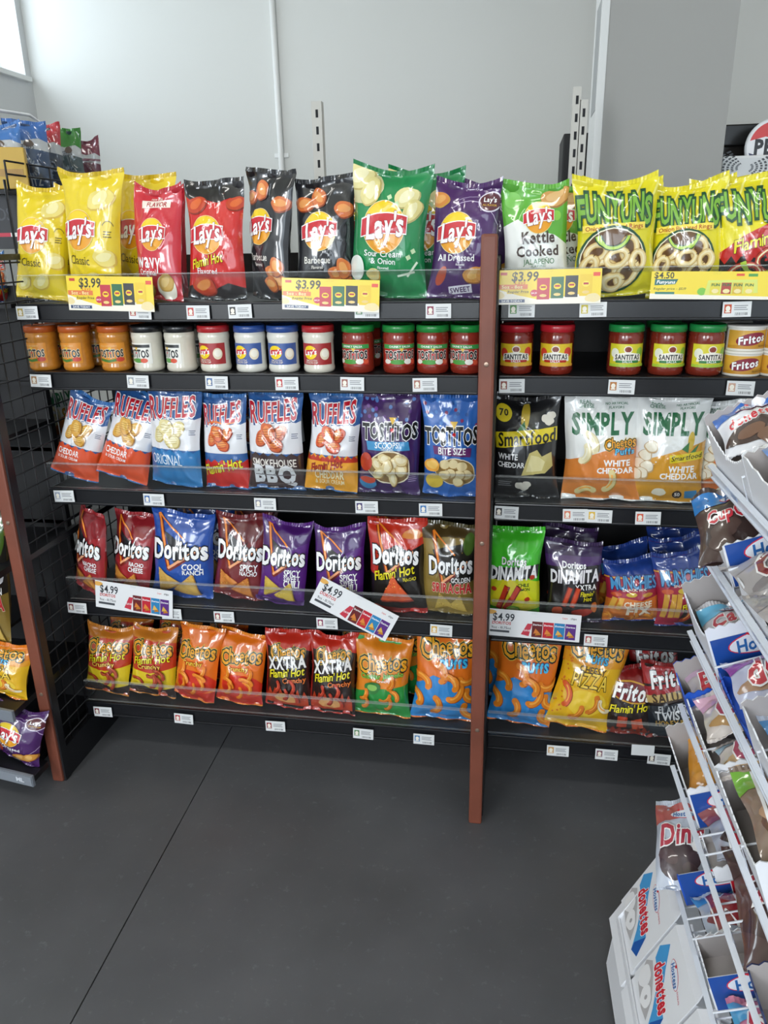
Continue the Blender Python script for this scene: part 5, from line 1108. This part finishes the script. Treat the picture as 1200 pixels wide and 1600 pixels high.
for i, z in enumerate(LZ):
    F = L1 if i == 0 else L0
    if i > 1: F = (XE, 1.66)
    s = lshelf(F, z)
    r_ = MB().bbox(-.9, -.004, z-.022, 0, .006, z+.014, .002).build('price_rail', RG if i < 2 else RAIL, s, loc=(F[0]-L1[0], F[1]-L1[1], 0), rot=(0, 0, TH))
    if i == 0:
        a = Art(.36, '#858b94'); a.text('ML', .60, .18, .26, '#d8dce4', bold=.05)
        flat_art('lettered_strip', a, .20, .030, PAPER, r_, loc=(-.102, -.006, z-.018))
def left_bag(kind, name, label, px, pyb, pty, wpx, Y, yaw=0, roll=0, lean=6, zs=None, T=.08, seed=5, group='bags on the far left shelving'):
    p, q = atY(px, pyb, Y), atY(px, pty, Y); s = DEPTH(p)/FPX; z = p[2] if zs is None else zs
    o = make_bag(name, getart(kind), wpx*s, max(.1, q[2]-z-.01), T, seed); o.location = (p[0], Y, z+abs(math.sin(math.radians(roll)))*wpx*s*.46); o.rotation_euler = (math.radians(-lean), math.radians(roll), math.radians(yaw)); tag(o, label, 'bag of chips', group); return o
Yb = 1.70
left_bag('pizza', CPB, 'yellow cheesy puff bag at the left frame edge above a grey rail', 8, 1100, 1008, 92, Yb, -6, 10, zs=LZ[1]+.009)
left_bag('dressed', PCB, 'purple chip bag at the bottom left beside the wooden post', 32, 1205, 1112, 84, Yb-.03, -8, 12, zs=LZ[0]+.009)
left_bag('dressed', PCB, 'purple chip bag mostly cut off by the left frame edge at the bottom', -48, 1215, 1120, 84, Yb-.02, -8, 6, zs=LZ[0]+.009, seed=9)
left_bag('srir', PCB, 'dark gold snack bag at the left frame edge in the shade', -6, 1000, 892, 56, Yb+.03, -6, 4, zs=LZ[1]+.009+.0, seed=6).location.z = LZ[1]+.17
lprism([(-2.0, 1.72), (-1.45, 1.70), (-1.45, 2.02), (-2.0, 2.02)], LZ[1]+.158, LZ[1]+.167).build('shelf', BLACK, lb)
# merchandise seen through the wire grid (back halves of the neighbouring bay)
for i, (kd, px, pb, pt_, w_, Y, lb_) in enumerate((('dina', 74, 945, 870, 60, 2.10, 'green snack bag glimpsed through the wire grid at the fourth shelf'), ('orig', 60, 800, 690, 70, 2.08, 'pale ridged chip bag glimpsed through the wire grid at the middle shelf'), ('simply', 40, 690, 600, 64, 2.08, 'white snack bag glimpsed through the wire grid below the jar shelf'),
    ('dina', 20, 590, 555, 60, 2.06, 'green snack bag glimpsed through the wire grid beside the jars'), ('simply', 110, 700, 600, 60, 2.22, 'second white snack bag glimpsed through the wire grid'), ('orig', 90, 1080, 985, 60, 2.12, 'pale chip bag glimpsed through the lower wire grid'), ('rhot', 12, 472, 405, 44, 2.0, 'red and white bag seen through the top of the wire grid'))):
    p = atY(px, pb, Y); X_ = min(p[0], -1.36-.0); s = DEPTH(p)/FPX; q = atY(px, pt_, Y)
    o = make_bag('snack_bag', getart(kd), w_*s, q[2]-p[2], .06, 40+i); o.location = (X_-.03, Y, p[2]); o.rotation_euler = (0, 0, math.radians(60)); tag(o, lb_, 'bag of chips', 'bags behind the wire grid')
    if i < 7:
        pass
for i, (z, Y) in enumerate(((atY(74, 945, 2.1)[2], 2.1), (atY(60, 800, 2.08)[2], 2.08), (atY(40, 690, 2.08)[2], 2.08), (atY(20, 590, 2.06)[2], 2.06), (atY(90, 1080, 2.12)[2], 2.12), (atY(12, 472, 2.0)[2], 2.0))):
    lprism([(-1.62, 1.98), (-1.345, 1.98), (-1.345, 2.02), (-1.62, 2.02)] if i > 9 else [(-1.55, Y-.06), (-1.345, Y-.06), (-1.345, Y+.10), (-1.55, Y+.10)], z-.012, z-.001).build('shelf', BLACK, lb)

# ------------------------------------------------------------------ seed bag rack at the upper left
def spitz(c, top, name=True):
    a = A_('#cfd3d6', c, top); a.poly([(-1, 0), (1, 0), (1, 1.75), (.3, 1.85), (-.4, 1.85), (-1, 1.75)], c); a.poly([(-1, 2.35), (-.2, 2.2), (.6, 2.3), (1, 2.15), (1, 2.9), (-1, 2.9)], top)
    if name:
        for k in range(14):
            t = 2*math.pi*k/14; a.ell(.3*math.cos(t), 1.05+.3*math.sin(t), .1, .05, '#8b97a4', rot=t, n=8)
        a.ell(0, 1.05, .2, .2, '#3a3f48', n=16); a.text('SPITZ', 0, .5, .9, '#c9d0d8', bold=.05, hs=1.3); a.text('SEEDS', 0, 1.95, .7, '#5a6068'); a.ell(.1, 2.08, .25, .16, '#6a5a50', seed=3)
    else: a.poly([(-1, 1.9), (1, 1.9), (1, 2.0), (-1, 2.05)], '#8a5a68'); a.rect(.1, .3, .6, .8, '#9a8a94')
    return a
KINDS['sp_blue'] = lambda: spitz('#3a5276', '#3f72bc'); KINDS['sp_navy'] = lambda: spitz('#3c4756', '#cf3440'); KINDS['sp_green'] = lambda: spitz('#3c5054', '#3a8a34'); KINDS['sp_blue2'] = lambda: spitz('#3f5a86', '#4a80c8'); KINDS['sp_mar'] = lambda: spitz('#6a2a3e', '#7a2c44', False)
sz = atY(60, 306, 2.62)[2]
SP = [('sp_blue2', -10, 2.42, 193, 66, 'clear seed bag with blue top at the left frame edge'), ('sp_blue', 38, 2.56, 190, 56, 'blue seed bag with crumpled blue top, second from the left frame edge'), ('sp_navy', 66, 2.72, 196, 44, 'navy seed bag with red top'), ('sp_green', 102, 2.86, 202, 40, 'dark green seed bag with green top'), ('sp_mar', 134, 3.0, 217, 32, 'slim maroon bag at the right end of the seed bags')]
for i, (kd, px, Y, pt_, w_, lab) in enumerate(SP):
    q = atY(px, pt_, Y); s = DEPTH(q)/FPX; W = w_*s*1.12
    o = make_bag('seed_bag', getart(kd), W, q[2]-sz-.01, W*.4, 70+i, crease=1.3); o.location = (q[0], Y, sz+.003); o.rotation_euler = (math.radians(-2), 0, math.radians(22)); tag(o, lab, 'seed bag', 'sunflower seed bags on the left rack')
rk = empty('wire_display_rack', (0, 0, 0)); tag(rk, 'black wire display rack at the upper left carrying the seed bags', 'rack')
A0, A1 = atY(-60, 300, 2.20), atY(165, 300, 3.12); A0[2] = A1[2] = 0
dv = (A1-A0)/np.linalg.norm(A1-A0); nv = np.array([dv[1], -dv[0], 0])     # nv points toward the aisle (+X)
def rp(t, o_, z): p = A0+dv*t+nv*o_; return (p[0], p[1], z)
LL = float(np.linalg.norm(A1-A0))
m_ = MB()
def rbox(t0, t1, o0, o1, z0, z1, m=m_): m.add([rp(t, o_, z) for t in (t0, t1) for o_ in (o0, o1) for z in (z0, z1)], [(0, 1, 3, 2), (4, 6, 7, 5), (0, 4, 5, 1), (2, 3, 7, 6), (0, 2, 6, 4), (1, 5, 7, 3)]); return m
for i, z in enumerate((.25, .7, 1.15, sz-.006)):
    rbox(0, LL, -.28, .14, z-.012, z, MB()).build('tray_shelf', BLACK, rk)
for t in (.0, LL):
    for o_ in (-.28, .14): MB().tube([rp(t, o_, 0), rp(t, o_, sz+.02)], .004, 8).build('upright', BLACK, rk, smooth=True)
b_ = MB()
for z in (sz+.035, sz+.07): b_.tube([rp(0, .15, z), rp(LL*.62, .15, z)], .003, 6)
for t in np.arange(0, LL*.62, .12): b_.tube([rp(t, .15, sz-.01), rp(t, .15, sz+.07)], .003, 6)
b_.build('front_basket_wire', BLACK, rk, smooth=True)
w0, w1, w2, w3 = atY(-20, 170, 2.5), atY(46, 180, 2.92), atY(60, 190, 3.0), atY(64, 215, 3.02)
MB().tube([w0, w1, w2, w3, (w3[0], w3[1], sz)], .0055, 8).build('white_hoop', WIREW, rk, smooth=True)
sg = Art(1.0, '#26282e'); sg.rect(-1, .22, 1, .29, '#c8304a'); sg.rect(.2, .22, .6, .29, '#f0f0f0'); sg.text('SEEDS', -.1, .62, .8, '#4a4d54')
p = atY(2, 345, 2.25); sgo = flat_art('front_sign', sg, .20, .16, PAPER, rk, loc=(p[0], p[1]-.0, sz-.17)); sgo.rotation_euler = (0, 0, math.radians(28))
# yellow carton in the wire basket
p = atY(18, 300, 2.30); bx = empty('snack_carton', (p[0], p[1], sz), (0, 0, math.radians(25))); tag(bx, 'small yellow carton standing in the black wire basket at the left', 'carton')
MB().bbox(-.055, -.02, 0, .055, .03, .115, .003).build('carton_body', mat('yellow_carton', '#c9a545', rough=.5), bx)
MB().box(-.045, -.0215, .035, .045, -.02, .055).build('printed_band', mat('tan_band', '#b08a4a', rough=.5), bx)

# ------------------------------------------------------------------ white snack cake rack at the right
RA = .027; RXo = .37; RD = [.519, .685, .839, .977, .980+.173, 1.298]; 
TD = [.375, .519, .685, .839, .977, 1.153]
rdir = Vector((-math.sin(RA), math.cos(RA), 0)); rper = Vector((math.cos(RA), math.sin(RA), 0))
TILT = math.radians(20); YF = 1.298; YN = .50
sr_ = empty('snack_cake_rack', (RXo, YF, 0)); tag(sr_, 'white wire rack of boxed snack cakes running along the right edge', 'rack')
es = rper*math.cos(TILT)+Vector((0, 0, math.sin(TILT))); en = es.cross(rdir)
tierM = []
for i, d in enumerate(TD):
    O = rper*RXo+rdir*YF+Vector((0, 0, CAMH-d))
    M = Matrix(((es.x, rdir.x, en.x, O.x), (es.y, rdir.y, en.y, O.y), (es.z, rdir.z, en.z, O.z), (0, 0, 0, 1))); tierM.append(M)
L = YF-YN
rI = Matrix.Translation(-Vector(sr_.location))
for i, M in enumerate(tierM):
    MM = rI @ M
    wt = MB(); n_ = int(L/.05)
    for k in range(n_+1): wt.tube([MM @ Vector((0, -k*L/n_, .0)), MM @ Vector((.27, -k*L/n_, .0))], .0016, 6)
    for x in (.09, .18, .27): wt.tube([MM @ Vector((x, 0, -.002)), MM @ Vector((x, -L, -.002))], .002, 6)
    to = wt.build('wire_tray', WIREW, sr_, smooth=True)
    lp = MB(); lp.box(-.006, -L, -.010, .0, 0, .014, M=MM).box(-.009, -L, .010, .0, .001, .0135, M=MM).box(-.009, -L, -.010, 0, .001, -.0075, M=MM)
    lp.build('lip_rail', mat('white_rail', '#dfe5f0', rough=.25), to)
    lm = MB()
    for k in range(4):
        y = -.12-k*.17; lm.box(-.0068, y-.03, -.002, -.0055, y, .006, M=MM)
    lm.build('rail_print', mat('blue_grey_print', '#8fa0c0', rough=.4), to)
    for y in ((-.19, -.40, -.60) if i < 4 else (-.23, -.27, -.40, -.60)): MB().tube([MM @ Vector((.0, y, .005)), MM @ Vector((.0, y, .05)), MM @ Vector((.25, y, .05))], .0018, 6).build('divider_wire', WIREW, to, smooth=True)
for (xx, yy) in ((.27, 0), (.27, -L)):
    P = rper*(RXo+xx)+rdir*(YF+yy); P = P-Vector(sr_.location)
    MB().tube([(P.x, P.y, 0), (P.x, P.y, 1.45)], .009, 10).build('upright', WIREW, sr_, smooth=True)
def tY(i, py):
    """distance (local y, negative = nearer) along tier i's lip where it crosses image row py"""
    M = tierM[i]; lo, hi = -L, 0
    f = lambda y: 800+FPX*float((np.array(M @ Vector((0, y, 0)))-CAM) @ dn)/float((np.array(M @ Vector((0, y, 0)))-CAM) @ fw)
    for _ in range(40):
        m = (lo+hi)/2
        if f(m) > py: lo = m
        else: hi = m
    return (lo+hi)/2
def hostess(a, x, y, w, rot=0):
    a.ell(x, y, w*.56, w*.2, '#d8344a', rot=rot, n=24); a.ell(x, y, w*.54, w*.18, '#e9eef6', rot=rot, n=24)
    a.text('Hostess', x, y-.01, w*.85, '#2a6ab0', rot=rot, sh=.15, bold=.04, hs=1.25); a.ell(x-.18*w, y+.19*w, .06*w, .055*w, '#d8242f', n=10)
def wall_art(main, c1='#1f4da0', c2='#e6e8ee', h=.62, col='#c8202f', band='#5ab4e0'):
    a = Art(h, c2); a.poly([(-1, h), (1, h), (1, h*.75), (-.1, h*.42), (-.55, 0), (-1, 0)], c1); a.poly([(-.55, 0), (-.1, h*.42), (1, h*.75), (1, h*.62), (0, h*.3), (-.3, 0)], band)
    hostess(a, -.32, h*.74, .85, .05); a.text(main, .3, h*.36, 1.2, col, out=[(.08, WH)], sh=.2, rot=.12, bold=.05, hs=1.4); return a
def tier_box(i, ya, yb, label, main, hgt=.085, wid=.235, art=None, edge='#e9ebf0', inner=CARDG, far_h=None, c1='#1f4da0', main_art=True, x0=.004, side='#e9ebf0', group='open snack cake cartons on the white rack'):
    """open-top display carton on tier i from local y=ya (far) to yb (near)"""
    t = empty('display_carton'); t.matrix_world = tierM[i]; t.location = tierM[i] @ Vector((x0, ya-.002, .003)); tag(t, label, 'carton', group)
    ln = (ya-yb)-.004; far_h = far_h or hgt; th = .0022; x1 = wid
    om = mat('carton_'+edge, edge, rough=.5)
    # walls: outside face coloured, inside grey
    def wall(nm, quad, off, scal=False, hA=None, hB=None):
        (xa, ya_), (xb, yb_) = quad; n = 30; o = []; 
        for q in range(n+1):
            f = q/n; h = (hA+(hB-hA)*f)
            if scal: h += .0022*(1 if q % 2 else -1)
            if scal == 2: h -= .030*math.sin(math.pi*f)
            o.append((xa+(xb-xa)*f, ya_+(yb_-ya_)*f, h))
        vs = []; fs = []; mi = []
        for p in o:
            for k in (0, 1):
                vs.append((p[0]+off[0]*k, p[1]+off[1]*k, 0)); vs.append((p[0]+off[0]*k, p[1]+off[1]*k, p[2]))
        for q in range(n):
            a_ = q*4; b_ = a_+4
            fs += [(a_, b_, b_+1, a_+1), (a_+2, a_+3, b_+3, b_+2), (a_+1, b_+1, b_+3, a_+3), (a_, a_+2, b_+2, b_)]; mi += [0, 1, 0, 0]
        m = MB(); m.v = vs; m.f = fs; m.mi = mi; return m.build(nm, [om, inner], t)
    wall('far_wall', ((0, 0), (x1, 0)), (0, -th), 1, far_h, far_h*1.15)
    wall('lip_wall', ((0, 0), (0, -ln)), (th, 0), 2, hgt*.95, hgt*.9)
    wall('back_wall', ((x1, 0), (x1, -ln)), (-th, 0), 0, hgt*1.1, hgt*1.1)
    wall('near_wall', ((0, -ln), (x1, -ln)), (0, th), 1, hgt, hgt)
    MB().box(0, -ln, 0, x1, 0, .002).build('carton_floor', inner, t)
    if art is None and main: art = wall_art(main, c1)
    if art is not None: flat_art('printed_front', art, x1-.006, (x1-.006)/2*art.h, GLOSSCARD, t, loc=(x1/2, -ln-.0022, .004), thick=.001)
    return t
def cake_pack(i, x, y, z, w, l, label, base='#e9ebf2', stripe='#2f6ac0', word='donettes', wc='#d02a3c', cake='#5a3a2c', rz=0, rx=0, thick=.04, cat='snack cake', seed=3, cakes=3, tz=0, name='snack_cake_pack', h2=1.5, cn=None):
    """wrapped cake pack lying in tier i's frame: w along local x, l along local y, print facing up"""
    a = Art(2*l/w, base); h = a.h; a.back = base
    a.poly([(-1, h*.72), (.2, h*.80), (1, h*.70), (1, h), (-1, h)], stripe); hostess(a, .1, h*.84, .9, .05)
    a.ell(-.1, h*.28, .8, h*.2, cake, seed=seed)
    rn = random.Random(seed)
    for q in range(cakes): a.ell(rn.uniform(-.6, .6), h*rn.uniform(.12, .4), .28, .2, cn or '#7a5a48', seed=q+seed, n=16)
    a.text(word, 0, h*.58, 1.5, wc, out=[(.09, WH)], sh=.2, rot=.1, bold=.04, hs=h2)
    o = make_bag(name, a, w, l, thick, seed, base, NX=14, NY=18, ear=.004, pinch=.06, crease=1.4)
    # bag stands on z, front = -y ; lay it so its front faces up (local z)
    R_ = Matrix.Translation((x, y, z+thick*.5)) @ Matrix.Rotation(rz, 4, 'Z') @ Matrix.Rotation(rx-math.pi/2, 4, 'X') @ Matrix.Translation((0, 0, -l/2))
    o.matrix_world = tierM[i] @ R_; tag(o, label, cat, 'wrapped snack cakes on the white rack'); return o
PK = math.radians
# tier 0
y1 = tY(0, 800)
tier_box(0, 0, y1, 'white carton holding chocolate donut packs at the top far corner of the white rack', '', hgt=.085, far_h=.095)
cake_pack(0, .065, -.055, .05, .115, .115, 'small chocolate donut pack, left of two in the top carton', cake='#4a3a36', rz=PK(-6), rx=PK(16))
cake_pack(0, .185, -.055, .055, .115, .115, 'small chocolate donut pack, right of two in the top carton', cake='#4a3a36', rz=PK(-8), rx=PK(16), seed=5)
tier_box(0, y1, -L, 'white carton of powdered donuts, nearer one on the top tier', '', hgt=.09, far_h=.085)
cake_pack(0, .115, y1-.088, .065, .20, .17, 'pack of white powdered donuts on the top tier', base='#eef0f4', stripe='#5a86d0', word='donettes', wc='#2a4aa0', cake='#f4f5f8', cn='#dfe2e8', rz=PK(-8), cakes=5)
cake_pack(0, .115, y1-.265, .065, .20, .17, 'pack of white powdered donuts nearest the camera on the top tier', base='#eef0f4', stripe='#5a86d0', word='donettes', wc='#2a4aa0', cake='#f4f5f8', cn='#dfe2e8', rz=PK(-8), cakes=5, seed=6)
for sx in (.25, .7):
    pass
# tier 1
cake_pack(1, .055, -.075, .045, .145, .15, 'brown and blue cupcake pack leaning over the rail above the open cartons', base='#4a3834', stripe='#2f7fc8', word='CupCakes', cake='#3a2a28', cn='#54403a', rz=PK(-12), rx=PK(22), seed=8, h2=1.7)
y1 = tY(1, 925)
tier_box(1, -.005, y1, 'carton with red cursive lettering on a blue front, second tier of the white rack', 'CupCakes', hgt=.075)
tier_box(1, y1-.05, -L, 'grey lined carton of pink lettered packs on the second tier', 'CupCakes', hgt=.05, far_h=.02)
for k in range(2): cake_pack(1, .10, y1-.075-k*.13, .03, .21, .14, ['clear wrapped cake with dark red script on the second tier', 'clear wrapped cake nearest the camera on the second tier'][k], base='#b9b4b4', stripe='#a8a6aa', word='Cakes', wc='#8a1c2c', cake='#8f8a8c', cn='#a5a0a2', seed=11+k)
# tier 2
y1 = tY(2, 1068); 
tier_box(2, 0, y1, 'carton with blue edge and chocolate roll lettering on the third tier', 'Ho Hos', hgt=.095, far_h=.105, edge='#e4e8f2')
cake_pack(2, .07, -.085, .025, .12, .13, 'clear wrapped white iced cake in the blue edged carton', base='#d4d3d8', stripe='#6ac0e8', word='Cakes', wc='#c83a4c', cake='#c4c0c4', cn='#dcdade', rx=PK(8), seed=14)
cake_pack(2, .185, -.075, .035, .10, .15, 'white iced cake with orange base in the blue edged carton', base='#e2e0de', stripe='#e6e4e2', word='Zingers', wc='#d8a070', cake='#dd9c50', cn='#e8e2d8', seed=15)
y2 = tY(2, 1178)
tier_box(2, y1-.02, y2, 'bright blue lined carton on the third tier of the white rack', '', hgt=.035, far_h=.02, inner=mat('blue_card', '#1f57c4', rough=.5), edge='#1f57c4')
cake_pack(2, .11, y1-.08, .02, .20, .10, 'donut pack with magenta corner lying in the blue lined carton', base='#c4c8e0', stripe='#8a3a9c', word='donuts', wc='#c8283c', cake='#b08a6c', cn='#c8a888', seed=17)
tier_box(2, y2, -L, 'grey lined carton nearest the camera on the third tier', 'Cakes', hgt=.085)
cake_pack(2, .12, y2-.09, .04, .20, .15, 'blue striped pack nearest the camera on the third tier', base='#c8d4ea', stripe='#3f8ac8', word='Cakes', cake='#8ab0d8', cn='#a8c4e4', seed=18)
# tier 3
y1 = tY(3, 1152)
tier_box(3, 0, y1, 'carton with torn edge holding banana donut pack on the fourth tier', '', hgt=.085, far_h=.10, edge='#1f57c4')
cake_pack(3, .10, -.055, .045, .18, .11, 'banana donut pack with white, red and magenta print on the fourth tier', base='#bdb4b6', stripe='#c9a8c4', word='Banana', wc='#c8283c', cake='#a9886c', cn='#c8ac8c', rz=PK(-10), rx=PK(10), seed=19, cakes=7)
y2 = tY(3, 1272)
tier_box(3, y1, y2, 'grey lined carton of crumb cake packs on the fourth tier', '', hgt=.085, far_h=.055)
cake_pack(3, .105, y1-.065, .055, .19, .11, 'crumb cake pack with pink label, farther of two on the fourth tier', base='#d9cfc9', stripe='#d7a8c0', word='Crumb', wc='#b84a6a', cake='#c39a62', cn='#d8b888', seed=20, cakes=6)
cake_pack(3, .105, y1-.16, .045, .19, .09, 'crumb cake pack with pink label, nearer of two on the fourth tier', base='#d9cfc9', stripe='#a8c8e0', word='Crumb', wc='#b84a6a', cake='#b8905c', cn='#d0ae80', seed=21, cakes=6)
y3 = tY(3, 1440)
tier_box(3, y2, y3, 'large grey lined carton of green tipped packs on the fourth tier', '', hgt=.09, far_h=.075)
cake_pack(3, .115, y2-.095, .055, .19, .17, 'brown cake pack with green corner in the large grey lined carton', base='#8f7a68', stripe='#7ab83c', word='Pie', wc='#6a4a30', cake='#6a4a34', cn='#c09a78', seed=22, cakes=6)
# tier 4
y1 = tY(4, 1300)
tier_box(4, 0, y1, 'carton with golden sponge cake inside, fifth tier of the white rack', 'Twinkies', hgt=.085, far_h=.10)
cake_pack(4, .085, -.075, .035, .13, .13, 'golden orange sponge cake pack on the fifth tier', base='#e39a2c', stripe='#e39a2c', word='Twinkies', wc='#c8202f', cake='#e8a23c', cn='#f0b860', rz=PK(-15), rx=PK(6), seed=23)
y2 = tY(4, 1385)
tier_box(4, y1-.03, y2, 'open carton with cream filled chocolate pack behind wires on the fifth tier', '', hgt=.03, far_h=.015)
cake_pack(4, .11, y1-.055, .015, .20, .11, 'chocolate cake pack with yellow corner behind the divider wires', base='#a9b0c0', stripe='#8a3a40', word='Ding', wc='#b8303c', cake='#2e2626', cn='#e0d040', seed=24)
cake_pack(4, .11, y2-.10, .02, .20, .20, 'dark chocolate iced cake pack filling the fifth tier', base='#5c4240', stripe='#4a3634', word='Zingers', wc='#b02a3c', cake='#4a3230', cn='#6a4c46', rz=PK(-8), seed=25, thick=.05)
tier_box(4, y2-.21, -L, 'dark blue carton nearest the camera on the fifth tier', 'Cakes', hgt=.08, c1='#16224a', edge='#1c2a58')
# tier 5
cake_pack(5, .03, -.075, .040, .10, .16, 'white chocolate cake pack hanging over the rail below the sponge cake', base='#c4ccda', stripe='#b8605c', word='Ding', wc='#b83a4c', cake='#4a3a40', cn='#584448', rz=PK(-14), rx=PK(20), seed=26)
y1 = tY(5, 1420)
tier_box(5, -.01, y1, 'blue and yellow carton with a red initial on the lowest rail', 'Munch', hgt=.07, edge='#1f57c4')
cake_pack(5, .10, y1-.05, .006, .16, .085, 'red and sky blue pack lying behind the wires on the lowest rail', base='#b8c4d4', stripe='#3f9ad8', word='MINI', wc='#8f2028', cake='#7a2a2c', cn='#8a3a34', seed=27)
y2 = y1-.105
tier_box(5, y2, y2-.10, 'white donut carton lying behind the wires on the lowest rail', 'donettes', hgt=.05)
cake_pack(5, .10, y2-.19, .012, .15, .15, 'pink coconut cake pack at the bottom right corner', base='#e58aa4', stripe='#58b0e0', word='Sno', wc='#d02a4c', cake='#e87a9c', cn='#f0a0b8', seed=28, thick=.055)

# lowest bay: white donut cartons lying in a corrugated tray on a black stand
tb = empty('corrugated_tray', (0, 0, 0)); tag(tb, 'white corrugated tray standing low in the bottom right corner', 'tray')
dy0, dy1 = 1.30, .72
def W_(u, y, z): v = rper*(u+.053)+rdir*(y+.03); return (v.x, v.y, z)
def slab(m, P0, P1, y0, y1, th=.004):
    """sheet between section points P0,P1 (u,z) extruded along the rack direction"""
    du, dz = P1[0]-P0[0], P1[1]-P0[1]; l_ = math.hypot(du, dz); nx_, nz_ = -dz/l_*th, du/l_*th
    v = [W_(u, y, z) for y in (y0, y1) for (u, z) in (P0, P1, (P1[0]+nx_, P1[1]+nz_), (P0[0]+nx_, P0[1]+nz_))]
    m.add(v, [(0, 1, 2, 3), (7, 6, 5, 4), (0, 4, 5, 1), (1, 5, 6, 2), (2, 6, 7, 3), (3, 7, 4, 0)]); return m
slab(MB(), (.235, .155), (.222, .02), 1.255, dy1).build('outer_wall', CARDW, tb)
slab(MB(), (.222, .02), (.36, .02), 1.255, dy1).build('tray_floor', CARDW, tb)
slab(MB(), (.36, .02), (.355, .26), 1.255, dy1).build('inner_wall', mat('tray_grey', '#a7a9ac', rough=.7), tb)
MB().add([W_(.222, 1.257, .02), W_(.36, 1.257, .02), W_(.355, 1.257, .26), W_(.318, 1.257, .315), W_(.235, 1.257, .155), W_(.222, 1.261, .02), W_(.36, 1.261, .02), W_(.355, 1.261, .26), W_(.318, 1.261, .315), W_(.235, 1.261, .155)], [(4, 3, 2, 1, 0), (5, 6, 7, 8, 9), (0, 1, 6, 5), (1, 2, 7, 6), (2, 3, 8, 7), (3, 4, 9, 8), (4, 0, 5, 9)]).build('end_wall', CARDW, tb)
def donut_carton(ya, yb, label):
    # sloping printed face from (u=.245,z=.17) to (u=.325,z=.285)
    t = empty('donut_carton'); tag(t, label, 'carton', 'white donut cartons in the corrugated tray')
    e1 = (rper*.062+Vector((0, 0, .128))); wd = e1.length; e1.normalize(); O = rper*.298+rdir*(ya+.055)+Vector((0, 0, .17)); ed = -rdir; en_ = e1.cross(ed)
    # local x = along the aisle toward the camera, local z = up the slope, local -y = outward
    t.matrix_world = Matrix(((ed.x, en_.x, e1.x, O.x), (ed.y, en_.y, e1.y, O.y), (ed.z, en_.z, e1.z, O.z), (0, 0, 0, 1)))
    ln = ya-yb-.004; sgn = 1
    a = Art(2*wd/ln, '#eceef2'); h = a.h
    a.poly([(-.95, h*.62), (-.72, h*.82), (-.3, h*.62), (.3, h*.40), (.62, h*.38), (.80, h*.10), (.5, h*.02), (.2, h*.22), (-.3, h*.45), (-.8, h*.48)], '#4aa0dc')
    a.poly([(.62, h*.38), (.80, h*.10), (.5, h*.02), (.42, h*.12)], '#1f5cb0')
    a.poly([(-.98, h*.30), (-.80, h*.42), (-.45, h*.36), (.0, h*.24), (.28, h*.04), (-.1, 0), (-.7, h*.04)], '#bcbabc'); a.ell(-.66, h*.20, .24, h*.15, '#f1f1f3', n=20, seed=4); a.ell(-.2, h*.14, .24, h*.13, '#f5f5f7', n=20, seed=7); a.ell(-.18, h*.14, .05, h*.035, '#b0aeb0', n=12)
    a.text('donettes', -.04, h*.48, 1.15, '#d62839', out=[(.09, WH)], rot=-.20, sh=.1, bold=.05, hs=1.9, gap=.02)
    hostess(a, .02, h*.76, .66, -.20); a.text('DONUTS', .55, h*.72, .28, '#d85060', rot=-.2)
    fa = flat_art('printed_face', a, ln, wd, GLOSSCARD, t, loc=(ln/2, 0, 0), thick=.002)
    b = MB().box(.001, .003, -.055, ln-.001, .07, wd-.004); b.build('carton_body', CARDW, t)
    tbm = MB(); n = 12
    tbm.add([(0, 0, wd), (ln, 0, wd), (ln-.02, .012, wd+.020), (.015, .012, wd+.030), (0, .003, wd), (ln, .003, wd), (ln-.02, .015, wd+.020), (.015, .015, wd+.030)], [(0, 1, 2, 3), (7, 6, 5, 4), (0, 4, 5, 1), (1, 5, 6, 2), (2, 6, 7, 3), (3, 7, 4, 0)])
    tbm.build('top_flap', CARDW, t)
    return t
# along-rack extents of the three cartons
donut_carton(1.262, 1.095, 'white donut carton with red lettering, farthest in the low tray')
donut_carton(1.090, .930, 'white donut carton with red lettering, middle one in the low tray')
donut_carton(.925, .765, 'white donut carton mostly cut by the bottom of the frame')
MB_ = MB()
